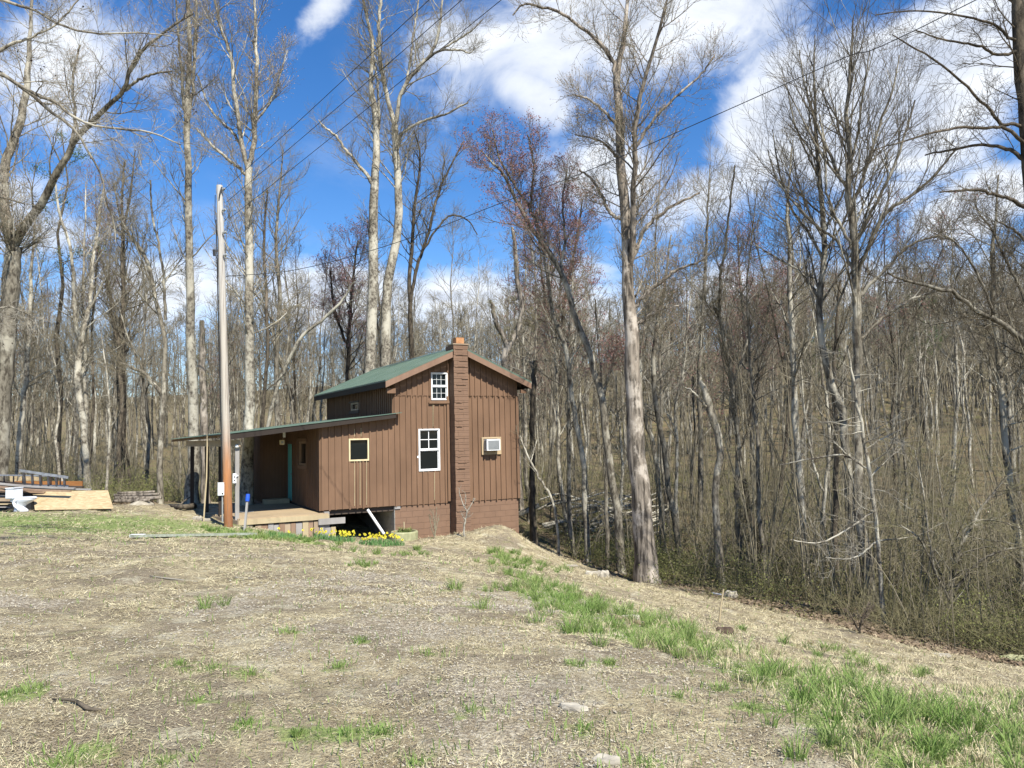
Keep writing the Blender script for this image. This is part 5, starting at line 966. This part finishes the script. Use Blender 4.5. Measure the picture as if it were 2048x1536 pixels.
hero('slender grey tree left of the pole with a wide fine crown', 40, [[(240, 1000, 10), (238, 900, 9), (244, 800, 9), (238, 700, 8), (246, 600, 7), (245, 480, 6), (262, 380, 4), (270, 300, 2)], [(242, 720, 6), (225, 640, 5), (215, 560, 4), (190, 480, 3)]], bark='bark_dark', seed=36, k1=26, tcrown=.35, L1=(1.5, 3.8), group=G0)
hero('dark upright tree between the pale forked tree and the white trunk', 44, [[(245, 1000, 9), (247, 850, 9), (246, 700, 8), (247, 600, 8), (247, 500, 7), (244, 400, 5), (250, 320, 3)]], bark='bark_dark', seed=37, k1=26, tcrown=.3, L1=(1.8, 4.0), wob=.18, group=G0)
hero('red budded maple with a round crown behind the cabin roof', 45, [[(690, 1000, 10), (690, 850, 9), (695, 750, 8), (700, 650, 7), (705, 560, 5), (715, 480, 3)], [(697, 700, 6), (670, 620, 5), (660, 540, 3)]], bark='bark_dark', twigm='twig_red', seed=38, k1=28, tcrown=.4, L1=(1.6, 3.8), buds='bud_red', bud_n=5, bud_s=.035, name='red_maple', group=G0)
hero('red budded maple in the gap right of the cabin chimney', 40, [[(1120, 1000, 10), (1118, 850, 9), (1125, 700, 8), (1130, 600, 7), (1150, 500, 5), (1165, 400, 3)], [(1122, 680, 6), (1090, 600, 5), (1080, 500, 4), (1070, 430, 2)]], bark='bark_dark', twigm='twig_red', seed=39, k1=30, tcrown=.4, L1=(1.5, 3.6), buds='bud_red', bud_n=6, bud_s=.034, name='red_maple', group=G0)
hero('red budded maple behind the fan branched tree', 42, [[(1500, 1050, 10), (1505, 900, 9), (1500, 780, 8), (1490, 660, 7), (1480, 560, 5), (1475, 470, 3)], [(1500, 750, 6), (1530, 650, 5), (1550, 560, 3)]], bark='bark_grey', twigm='twig_red', seed=40, k1=28, tcrown=.4, L1=(1.6, 3.6), buds='bud_red', bud_n=4, bud_s=.034, name='red_maple', group=G0)
hero('fine crowned tree filling the sky gap left of the fan branched tree', 34, [[(1400, 1060, 11), (1402, 900, 10), (1398, 760, 9), (1405, 640, 8), (1412, 520, 6), (1415, 420, 4), (1420, 330, 2)]], bark='bark_grey', seed=41, k1=28, tcrown=.35, L1=(1.5, 3.4), group=G0)
hero('fine crowned tree right of the tall forking tree, behind the porch', 36, [[(560, 1000, 11), (556, 860, 10), (553, 720, 9), (560, 600, 8), (552, 480, 6), (560, 380, 4), (566, 300, 2)]], bark='bark_grey', seed=42, k1=28, tcrown=.35, L1=(1.6, 3.6), group=G0)
hero('curving thin tree right of the cabin corner bending over the brush', 27.5, [[(1118, 1090, 6), (1112, 1030, 5.5), (1100, 990, 5), (1075, 950, 5), (1058, 915, 4), (1046, 890, 3), (1040, 870, 2)], [(1062, 925, 2.5), (1068, 900, 2), (1074, 880, 1.5)]], bark='bark_pale', seed=43, k1=8, k2=3, k3=3, tcrown=.4, L1=(.4, 1.0), name='sapling', group=G0)
hero('many stemmed arching thicket shrub on the lower right', 18.5, [[(1905, 1240, 9), (1900, 1180, 7), (1920, 1100, 6), (1960, 1020, 5), (2010, 960, 3)], [(1903, 1210, 6), (1870, 1140, 5), (1840, 1080, 4), (1800, 1050, 2)], [(1903, 1200, 6), (1910, 1120, 5), (1890, 1040, 4), (1880, 970, 3), (1870, 900, 2)], [(1905, 1190, 6), (1950, 1130, 5), (2010, 1100, 4), (2060, 1095, 2)], [(1903, 1180, 5), (1930, 1060, 4), (1985, 1040, 3), (2048, 1060, 2)], [(1903, 1200, 5), (1860, 1090, 4), (1850, 1000, 3), (1830, 900, 2)]],
      bark='bark_grey', twigm='brush', seed=45, k1=22, k2=7, k3=4, tcrown=.2, L1=(.9, 2.0), ang=45, wob=.18, up=-.02, stem_t=[.15] * 6, name='thicket_shrub', cat='shrub')
# small pale sapling and bush against the cabin
hero('leafless pale sapling in front of the chimney foot', 23.3, [[(929, 1095, 4), (928, 1062, 3.5), (931, 1040, 3.2), (934, 1024, 3)], [(934, 1024, 2.4), (942, 1010, 2), (950, 996, 1.2)], [(934, 1024, 2.4), (926, 1008, 2), (920, 990, 1.4), (918, 980, 1)], [(931, 1040, 2), (925, 1032, 1.5), (921, 1022, 1)], [(929, 1012, 1.5), (932, 1000, 1.2), (930, 985, .8)]], bark='twig_pale', twigm='twig_pale', seed=46, k1=5, k2=2, k3=2, tcrown=.5, L1=(.12, .4), name='sapling', cat='sapling', rmin=.004)
hero('thin upright bare bush against the painted block wall', 23.5, [[(869, 1078, 3), (870, 1060, 2.4), (868, 1040, 2), (866, 1022, 1)], [(869, 1075, 2), (874, 1050, 1.6), (878, 1030, 1)], [(869, 1075, 2), (862, 1050, 1.6), (859, 1028, 1)], [(869, 1075, 2), (872, 1040, 1.4), (873, 1014, 1)]], bark='twig', twigm='twig', seed=47, k1=9, k2=2, k3=2, tcrown=.2, L1=(.15, .4), name='bare_bush', cat='bush', rmin=.004)
hero('small reddish bare shrub at the foot of the bank', None, [[(1718, 1268, 5), (1722, 1245, 4), (1735, 1220, 2)], [(1718, 1262, 4), (1706, 1240, 3), (1698, 1225, 1.5)]], bark='bark_dark', twigm='twig_red', seed=48, k1=12, k2=3, k3=3, tcrown=.3, L1=(.2, .5), name='bare_bush', cat='bush', rmin=.003)

# ---- woodland trees: variants with their own trunk and crown, then copies
def variant(seed, Ht, r0, cstart, fork, bark, tw, buds=None, lean=.03, k1=20, L1=(1.3, 3.2), ang=48, bud_n=3, wob=.12):
    rs = np.random.RandomState(seed); n = 9; t = np.linspace(0, 1, n); w_ = np.cumsum(rs.randn(n, 2) * .14, 0); w_ -= w_[0]
    P_ = np.stack([w_[:, 0] + lean * Ht * t * rs.randn(), w_[:, 1] + lean * Ht * t * rs.randn(), -.3 + (Ht + .3) * t], 1); r = r0 * (1 - .85 * t); st = [(P_, list(r))]
    if fork:
        i = int(n * fork); d = rs.randn(2) * .5; m_ = 5; tt = np.linspace(0, 1, m_)
        Q = P_[i] + np.stack([d[0] * tt * 3 + rs.randn(m_) * .1, d[1] * tt * 3 + rs.randn(m_) * .1, (Ht - P_[i][2]) * .9 * tt], 1); Q[0] = P_[i]; st.append((Q, list(r[i] * .8 * (1 - .8 * tt))))
    return tree('woodland_tree', '', (0, 0, 0), st, bark=bark, twigm=tw, seed=seed, k1=k1, k2=6, k3=4, L1=L1, tcrown=cstart, buds=buds, bud_n=bud_n, bud_s=.035, ang=ang, rmin=.0065, wob=wob)
VK = [dict(b='bark_pale', t='twig', r=.125, f=0, lb='pale barked'), dict(b='bark_grey', t='twig', r=.105, f=.5, lb='grey barked'), dict(b='bark_grey', t='twig', r=.09, f=0, lb='grey barked'), dict(b='bark_dark', t='twig_dark', r=.10, f=.4, lb='dark barked'),
      dict(b='bark_grey', t='twig_red', r=.10, f=.4, lb='red budded', bd='bud_red'), dict(b='bark_pale', t='twig_pale', r=.09, f=0, lb='pale barked'), dict(b='bark_grey', t='twig', r=.07, f=0, lb='grey barked'), dict(b='bark_dark', t='twig_red', r=.09, f=.5, lb='red budded', bd='bud_red'),
      dict(b='bark_pale', t='twig', r=.07, f=.6, lb='pale barked'), dict(b='bark_grey', t='twig', r=.13, f=.45, lb='grey barked')]
protos = []
for i, v in enumerate(VK):
    protos.append(variant(100 + i, 13 + (i % 4), v['r'], .32 + .06 * (i % 4), v['f'], v['b'], v['t'], v.get('bd'), k1=20 if v['r'] > .08 else 14, L1=(1.3, 3.0) if v['r'] > .08 else (.8, 1.9), wob=.13))
rw = random.Random(11); cells = {}; used = [False] * len(protos); placed = 0; tries = 0; spots = []
while placed < 236 and tries < 9000:
    tries += 1; Y = math.sqrt(rw.uniform(22 ** 2, 78 ** 2)); X = rw.uniform(-.80, .80) * Y
    if woods(X, Y) < (1.6 if X > 2 else 2.5): continue
    q = np.array([X, Y, 0]) - HO; u_, v_ = q @ HU, q @ HV
    if -5.5 < u_ < 9.0 and -2 < v_ < 11.0: continue
    md = 1.1 + Y * .02
    if any((X - a) ** 2 + (Y - b) ** 2 < md * md for a, b in spots): continue
    if X > 0 and 18 < Y < 30 and rw.random() < .55: continue
    spots.append((X, Y)); placed += 1
zs_ = H(np.array([s[0] for s in spots]), np.array([s[1] for s in spots]))
LABS = {'pale barked': 'slim bare pale barked tree standing in the dense woodland', 'grey barked': 'slim bare grey barked tree standing in the dense woodland', 'dark barked': 'slim bare dark barked tree standing in the dense woodland', 'red budded': 'bare tree with reddish budded twigs standing in the dense woodland'}
for (X, Y), zg in zip(spots, zs_):
    i = rw.choice([0, 0, 1, 2, 2, 3, 4, 5, 5, 5, 6, 6, 7, 8, 8, 8, 9]); pr_ = protos[i]; s = rw.uniform(.78, 1.12) * (1.0 + max(0, (Y - 45)) * .004)
    if Y < 32: s *= .85
    if not used[i]: r_ = pr_; used[i] = True
    else:
        r_ = pr_.copy(); col.objects.link(r_)
        for ch_ in pr_.children:
            c_ = ch_.copy(); col.objects.link(c_); c_.parent = r_
    r_.location = (X, Y, zg); r_.rotation_euler = (rw.uniform(-.05, .05), rw.uniform(-.05, .05), rw.uniform(0, 6.28)); r_.scale = (s, s, s * rw.uniform(.9, 1.1))
    tag(r_, LABS[VK[i]['lb']], 'tree', VK[i]['lb'] + ' trees of the woodland')
for i, p_ in enumerate(protos):
    if not used[i]:
        for c_ in list(p_.children): bpy.data.objects.remove(c_)
        bpy.data.objects.remove(p_)

# far wood: one mass
def lite(seed, Ht):
    rs = np.random.RandomState(seed); t = np.linspace(0, 1, 6); P_ = np.stack([np.cumsum(rs.randn(6) * .2), np.cumsum(rs.randn(6) * .2), Ht * t - .5], 1)[None]; R_ = (.13 * (1 - .8 * t))[None]
    a, ra = grow(P_, R_, 16, .3, .98, 45, 10, 1.6, 3.4, 5, .15, .1, .6, rs, .02); b, rb = grow(a, ra, 7, .15, 1, 42, 12, .8, 1.8, 4, .2, .12, .8, rs, .013); c_, rc = grow(b, rb, 4, .2, 1, 40, 12, .4, .9, 3, .2, .1, .8, rs, .010)
    return tubes_np([(P_, R_, 5, 0), (a, ra, 3, 0), (b, rb, 3, 1), (c_, rc, 3, 1)])
LV = [lite(300 + i, 13 + i % 3) for i in range(5)]; VV = []; FF = []; II = []; base = 0; rsf = np.random.RandomState(5); n_far = 620
Yf = np.sqrt(rsf.uniform(70 ** 2, 125 ** 2, n_far)); Xf = rsf.uniform(-.8, .8, n_far) * Yf; Zf = H(Xf, Yf)
for k in range(n_far):
    V_, F_, I_ = LV[k % 5]; a = rsf.rand() * 6.28; s = rsf.uniform(.85, 1.25); c_, s_ = math.cos(a) * s, math.sin(a) * s
    VV.append(np.stack([V_[:, 0] * c_ - V_[:, 1] * s_ + Xf[k], V_[:, 0] * s_ + V_[:, 1] * c_ + Yf[k], V_[:, 2] * s + Zf[k]], 1)); m_ = k % 3
    for f_, i_ in zip(F_, I_): FF.append(f_ + base); II.append(np.full(len(i_), [0, 1][i_[0] if len(i_) else 0] if True else 0) + (2 if (m_ == 0 and i_[0] == 1) else 0) * 0)
    base += len(V_)
o = npmesh('far_woods', np.concatenate(VV), FF, [M['bark_grey'], M['twig']], II); tag(o, 'far bare woodland on the rising ground behind everything', 'woods', kind='stuff')
del VV, FF, II

# a few pines
def pine(px, Y, ytop, label, seed, dens=1.0):
    rs = np.random.RandomState(seed); p = at(px, 800, Y); zg = hz(p[0], p[1]); top = at(px, ytop, Y)[2]; Ht = top - zg; e = empty('pine_tree', (p[0], p[1], zg)); tag(e, label, 'pine tree', 'evergreens in the woodland')
    t = np.linspace(0, 1, 8); P_ = np.stack([rs.randn(8) * .1, rs.randn(8) * .1, Ht * t - .2], 1)[None]; R_ = (.16 * (1 - .85 * t))[None]
    V_, F_, I_ = tubes_np([(P_, R_, 8, 0)]); npmesh('trunk', V_, F_, [M['bark_dark']], parent=e)
    a, ra = grow(P_, R_, int(34 * dens), .55, .99, 78, 8, 1.4, 2.8, 6, .1, .05, .4, rs, .01); b, rb = grow(a, ra, 7, .25, 1, 45, 10, .4, .9, 4, .15, .05, .7, rs, .006)
    V_, F_, I_ = tubes_np([(a, ra, 4, 0), (b, rb, 3, 0)]); src = np.repeat(b[:, 2:].reshape(-1, 3), 14, 0); src = src + rs.randn(len(src), 3) * .10
    v2, f2, i2 = quads_at(src, .04, rs, 1, len(V_)); npmesh('crown', np.concatenate([V_, v2]), F_ + [f2], [M['bark_dark'], M['needles']], I_ + [i2], parent=e)
pine(120, 38, 255, 'thin crowned pine showing green wisps at the upper left', 1, .35)
pine(1845, 62, 590, 'dull green pine on the hillside right of the fan branched tree', 2)
pine(1660, 70, 640, 'dull green pine on the hillside behind the fan branched trunk', 3)

# ------------------------------------------------------------------ undergrowth
def scatter_woods(n, rs, near=0.0, ymax=60, depth=None, ratio=.85):
    X = []; Yv = []
    while sum(map(len, X)) < n:
        y = 1 / rs.uniform(1 / ymax, 1 / 12.0, n * 2); x = rs.uniform(-ratio, ratio, n * 2) * y; w_ = woods(x, y)
        q = np.stack([x, y], 1) - HO[:2]; u_ = q @ HU[:2]; v_ = q @ HV[:2]; ok = (w_ > near) & ~((u_ > -4.3) & (u_ < 8) & (v_ > -1.5) & (v_ < 10))
        if depth: ok &= (w_ < depth * (.4 + rs.rand(n * 2)))
        X.append(x[ok]); Yv.append(y[ok])
    x = np.concatenate(X)[:n]; y = np.concatenate(Yv)[:n]; return x, y, H(x, y)
rs = np.random.RandomState(21)
def brush(n, hmin, hmax, rs, near, ymax, depth, k2, rbase, up, wob, bend):
    x, y, z = scatter_woods(n, rs, near, ymax, depth); ns = 7; x = np.repeat(x, ns) + rs.randn(n * ns) * .25; y = np.repeat(y, ns) + rs.randn(n * ns) * .25; z = np.repeat(z, ns); N = n * ns
    K = 6; d = norm(np.stack([rs.randn(N) * bend, rs.randn(N) * bend, np.ones(N)], 1)); L = rs.uniform(hmin, hmax, N); P_ = np.empty((N, K, 3)); P_[:, 0] = np.stack([x, y, z - .1], 1)
    dr = rs.randn(N, 3) * wob
    for j in range(1, K): d = norm(d + dr + rs.randn(N, 3) * wob * .6 + np.array([0, 0, up])); P_[:, j] = P_[:, j - 1] + d * (L / (K - 1))[:, None]
    R_ = rbase * rs.uniform(.5, 1.3, N)[:, None] * np.linspace(1, .3, K)[None]; b, rb = grow(P_, R_, k2, .2, 1, 45, 15, .3, .9, 4, .22, 0, .7, rs, .0035); return P_, R_, b, rb
P1, R1, b1, rb1 = brush(1350, .5, 1.7, rs, .4, 55, None, 6, .008, -.06, .26, 1.0)
P2, R2, b2, rb2 = brush(160, 2.0, 4.6, rs, .6, 60, None, 6, .012, .03, .08, .2)
P3, R3, b3, rb3 = brush(130, 4.5, 9.0, rs, 4.0, 75, None, 10, .022, .06, .05, .10)
P4, R4, b4, rb4 = brush(800, 1.5, 3.6, rs, 7.0, 85, None, 6, .015, .0, .14, .5)
V_, F_, I_ = tubes_np([(P4, R4, 3, 1), (b4, rb4, 3, 0), (P1, R1, 3, 0), (b1, rb1, 3, 0), (P2, R2, 4, 1), (b2, rb2, 3, 1), (P3, R3, 4, 2), (b3, rb3, 3, 1)])
tag(npmesh('undergrowth', V_, F_, [M['brush'], M['twig'], M['twig']], I_), 'tangled bare brush filling the floor of the woodland', 'undergrowth', kind='stuff')
# leafing low greenery in the brush
sel = rs.rand(len(b1)) < .75 * np.clip(fbm(b1[:, 0, 0], b1[:, 0, 1], .22, 3) * 3.4 - 0.9, 0, 1) * np.clip((.52 - b1[:, 0, 0] / b1[:, 0, 1]) * 6, .25, 1); src = b1[sel][:, 1:].reshape(-1, 3); src = np.repeat(src, 5, 0); src = src + rs.randn(len(src), 3) * .12
v2, f2, i2 = quads_at(src, .026, rs, 0, 0); tag(npmesh('undergrowth_leaves', v2, [f2], [M['olive']]), 'small olive green leaves in the woodland brush', 'leaves', kind='stuff')
# leaf litter
x, y, z = scatter_woods(52000, rs, -1.0, 45, None); Pl = np.stack([x, y, z + .03], 1); a = rs.rand(len(Pl)) * 6.28; s = rs.uniform(.03, .07, len(Pl))
dxy = np.stack([np.cos(a), np.sin(a), rs.randn(len(Pl)) * .35], 1) * s[:, None]; dxz = np.stack([-np.sin(a), np.cos(a), rs.randn(len(Pl)) * .35], 1) * s[:, None] * .6
V_ = np.stack([Pl - dxy, Pl - dxz, Pl + dxy, Pl + dxz], 1).reshape(-1, 3); tag(npmesh('leaf_litter', V_, [np.arange(len(V_)).reshape(-1, 4)], [M['litter']]), 'fallen brown leaves on the woodland floor', 'leaves', kind='stuff')
# brush pile of cut limbs behind the trunks
rl = random.Random(4); c0 = at(1205, 1010, 33); c0[2] = hz(c0[0], c0[1])
lm = [noisy_tube([np.array([-1.6, 0, 0]), np.array([-.5, .1, .08 * k]), np.array([.6, -.1, -.05 * k]), np.array([1.7, .05, .1])], [.05, .06, .05, .03], 7, .1, k).build('limb_mesh', M['bark_pale'], smooth=True) for k in (1, 2, 3)]
for k in range(36):
    src_ = lm[k % 3]; o = src_ if k < 3 else src_.copy()
    if k >= 3: col.objects.link(o)
    o.name = 'cut_limb'; lay = k % 9; o.location = (c0[0] + rl.uniform(-1.5, 1.6), c0[1] + rl.uniform(-.8, .8), c0[2] + .15 + lay * .20); o.rotation_euler = (rl.uniform(-.1, .1), rl.uniform(-.28, .12), rl.uniform(-.5, .6)); s = rl.uniform(.6, 1.2); o.scale = (s, s * .9, s * .9)
    tag(o, 'pale cut limb in the brush pile behind the trunks right of the cabin', 'log', 'cut limbs in the brush pile')
thing_tube('fallen_log', [at(1036, 1030, 31), at(1058, 1020, 31), at(1078, 1010, 31)], [.12, .11, .09], M['bark_pale'], 'pale log end poking out past the cabin right corner', 'log')

# ------------------------------------------------------------------ lawn
V0 = []; Q0 = []; T0 = []; base = 0
def tuft(n, cx, cy, rad_, h, wdt, rs):
    """one clump: blades fan out from its centre and droop at the tips."""
    a = rs.rand(n) * 2 * np.pi; f_ = np.sqrt(rs.rand(n)); bx_ = cx + rad_ * f_ * np.cos(a) * .6; by_ = cy + rad_ * f_ * np.sin(a) * .6; bz = hz(cx, cy) - .005 + 0 * bx_
    a2 = a + rs.randn(n) * .7; hh = h * rs.uniform(.45, 1.1, n); out_ = (.25 + .9 * f_ * rs.rand(n) + .2 * rs.rand(n)) * hh; ld = np.stack([np.cos(a2), np.sin(a2)], 1) * out_[:, None]
    b = rs.rand(n) * 2 * np.pi; wd = np.stack([np.cos(b), np.sin(b)], 1) * wdt * rs.uniform(.6, 1.2, n)[:, None] / 2; V_ = np.zeros((n, 7, 3))
    for k, (fl_, fz, fw_) in enumerate(((0, 0, 1), (.3, .55, .9), (.72, .88, .6))):
        V_[:, 2 * k, 0] = bx_ + ld[:, 0] * fl_ - wd[:, 0] * fw_; V_[:, 2 * k, 1] = by_ + ld[:, 1] * fl_ - wd[:, 1] * fw_; V_[:, 2 * k + 1, 0] = bx_ + ld[:, 0] * fl_ + wd[:, 0] * fw_; V_[:, 2 * k + 1, 1] = by_ + ld[:, 1] * fl_ + wd[:, 1] * fw_
        V_[:, 2 * k:2 * k + 2, 2] = (bz + hh * fz)[:, None]
    V_[:, 6, 0] = bx_ + ld[:, 0] * 1.15; V_[:, 6, 1] = by_ + ld[:, 1] * 1.15; V_[:, 6, 2] = bz + hh * rs.uniform(.6, 1.0, n)
    i = np.arange(n)[:, None] * 7; return V_.reshape(-1, 3), np.concatenate([i + np.array([[0, 1, 3, 2]]), i + np.array([[2, 3, 5, 4]])]), i + np.array([[4, 5, 6]])
rst = np.random.RandomState(61)
for i, (x, y, sp_, n, hs_) in enumerate(TP):
    far = max(1.0, y / 9.0); nsub = max(1, int(round((sp_ / .105) ** 1.35 * (.7 if y < 7 else 1.0))))
    for k in range(nsub):
        if nsub == 1: cx, cy = x, y
        else: cx, cy = x + rst.randn() * sp_ * .72, y + rst.randn() * sp_ * .72
        rr_ = min(sp_, rst.uniform(.05, .13)); h_ = min(.23, .055 + rr_ * rst.uniform(.6, 1.5)) * hs_; nn = int(n / nsub * .8) if nsub == 1 else int(rst.uniform(22, 62))
        V_, q, t = tuft(nn, cx, cy, rr_, h_, .0058 * far ** .7, rst); V0.append(V_); Q0.append(q + base); T0.append(t + base); base += len(V_)
rs = np.random.RandomState(31)
n = 9000; yv = np.exp(rs.uniform(math.log(3.0), math.log(24), n * 3)); xv = rs.uniform(-.8, .8, n * 3) * yv; ok = (woods(xv, yv) < .3) & (rs.rand(n * 3) < .12 + 1.3 * greenmask(xv, yv)); xv = xv[ok][:n]; yv = yv[ok][:n]; n = len(xv)
q_ = np.stack([xv, yv], 1) - HO[:2]; inh = ((q_ @ HU[:2]) > -3.5) & ((q_ @ HV[:2]) > -.3); xv = xv[~inh]; yv = yv[~inh]; n = len(xv)
V_, q, t = blades(n, 0, 0, 0, .03, .10, .008, 77, .9); V_ = V_.reshape(n, 5, 3); V_[:, :, :2] *= np.clip(yv / 8, .8, 2.2)[:, None, None]; V_[:, :, 0] += xv[:, None]; V_[:, :, 1] += yv[:, None]; V_[:, :, 2] += H(xv, yv)[:, None]; V0.append(V_.reshape(-1, 3)); Q0.append(q + base); T0.append(t + base)
tag(npmesh('green_grass', np.concatenate(V0), Q0 + T0, [M['grass']]), 'fresh green grass in tufts along the bank and yard', 'grass', kind='stuff')
# shaggy clumps of dead grass on the mound and bank
V1 = []; Q1 = []; T1 = []; base = 0; rsd = np.random.RandomState(71); nd = 0
while nd < 620:
    y = math.exp(rsd.uniform(math.log(3.4), math.log(25))); x = rsd.uniform(-.2, .8) * y
    cr = np.interp(y, [4, 6, 10, 14, 20, 25], [1.6, 1.5, .3, -.8, -1.6, -2.2])
    if x < cr or woods(x, y) > -.2 or rsd.rand() > .35 + .65 * float(fbm(np.array([x]), np.array([y]), 1.5, 3)[0] > .48): continue
    q = np.array([x, y, 0]) - HO
    if q @ HU > -3.6 and q @ HV > -.4: continue
    V_, q, t = tuft(int(rsd.uniform(18, 40)), x, y, rsd.uniform(.05, .14), rsd.uniform(.05, .12), .0055 * max(1, y / 9) ** .7, rsd); V1.append(V_); Q1.append(q + base); T1.append(t + base); base += len(V_); nd += 1
tag(npmesh('dry_grass_clumps', np.concatenate(V1), Q1 + T1, [M['dry']]), 'shaggy straw coloured grass clumps over the mound and bank', 'grass', kind='stuff')
# dead grass: flattened straw blades
def straw(n, seed, ylo, yhi, up=.25, sc=1.0, lo=None):
    rs = np.random.RandomState(seed); y = np.exp(rs.uniform(math.log(ylo), math.log(yhi), n)); x = rs.uniform(-.82, .82, n) * y; k = woods(x, y) < .6
    q_ = np.stack([x, y], 1) - HO[:2]; inh = ((q_ @ HU[:2]) > -3.6) & ((q_ @ HV[:2]) > -.3); k &= ~inh; k &= rs.rand(n) < (1.0 - .9 * gravelmask(x, y)) * np.clip((fbm(x + 3, y, 1.1, 4) - .36) * 4.5, .12, 1); x = x[k]; y = y[k]; n = len(x)
    z = H(x, y) + .004; a = rs.rand(n) * 6.28; L = rs.uniform(.02, .07, n) * np.clip(y / 7, .8, 2.2) * sc; wd = .0022 * np.clip(y / 5, .9, 4); d = np.stack([np.cos(a), np.sin(a), np.abs(rs.randn(n)) * up], 1) * L[:, None]; w_ = np.stack([-np.sin(a), np.cos(a), rs.randn(n) * .3], 1) * wd[:, None]
    P_ = np.stack([x, y, z], 1); V_ = np.stack([P_ - w_, P_ + w_, P_ + d], 1).reshape(-1, 3); return V_, np.arange(len(V_)).reshape(-1, 3)
V_, t = straw(330000, 41, 2.7, 26); tag(npmesh('dry_grass', V_, [t], [M['dry']]), 'flattened straw coloured dead grass over the yard', 'grass', kind='stuff')
V_, t = straw(60000, 43, 2.7, 20, .15, .6); tag(npmesh('dead_leaf_bits', V_, [t], [M['litter']]), 'brown bits of dead leaves and stems over the yard', 'leaves', kind='stuff')
# gravel
rs = np.random.RandomState(51); n = 60000; y = np.exp(rs.uniform(math.log(2.8), math.log(15), n)); x = rs.uniform(-.8, .6, n) * y; k = rs.rand(n) < np.clip(gravelmask(x, y) * 1.1, 0, 1) * .9 + .015; x = x[k]; y = y[k]; n = len(x)
s = rs.uniform(.003, .009, n) * np.clip(y / 5, 1, 2); c = np.stack([x, y, H(x, y) + s * .3], 1); oct_ = np.array([[1, 0, 0], [0, 1, 0], [-1, 0, 0], [0, -1, 0], [0, 0, .7], [.3, .2, -.6]]); V_ = (c[:, None] + oct_[None] * s[:, None, None] * rs.uniform(.6, 1.4, (n, 6, 1))); i = np.arange(n)[:, None, None] * 6
t = (i + np.array([[0, 1, 4], [1, 2, 4], [2, 3, 4], [3, 0, 4]])[None]).reshape(-1, 3); tag(npmesh('gravel', V_.reshape(-1, 3), [t], [M['gravel'] if 'gravel' in M else M['stone']]), 'pale gravel stones scattered over the drive', 'gravel', kind='stuff')
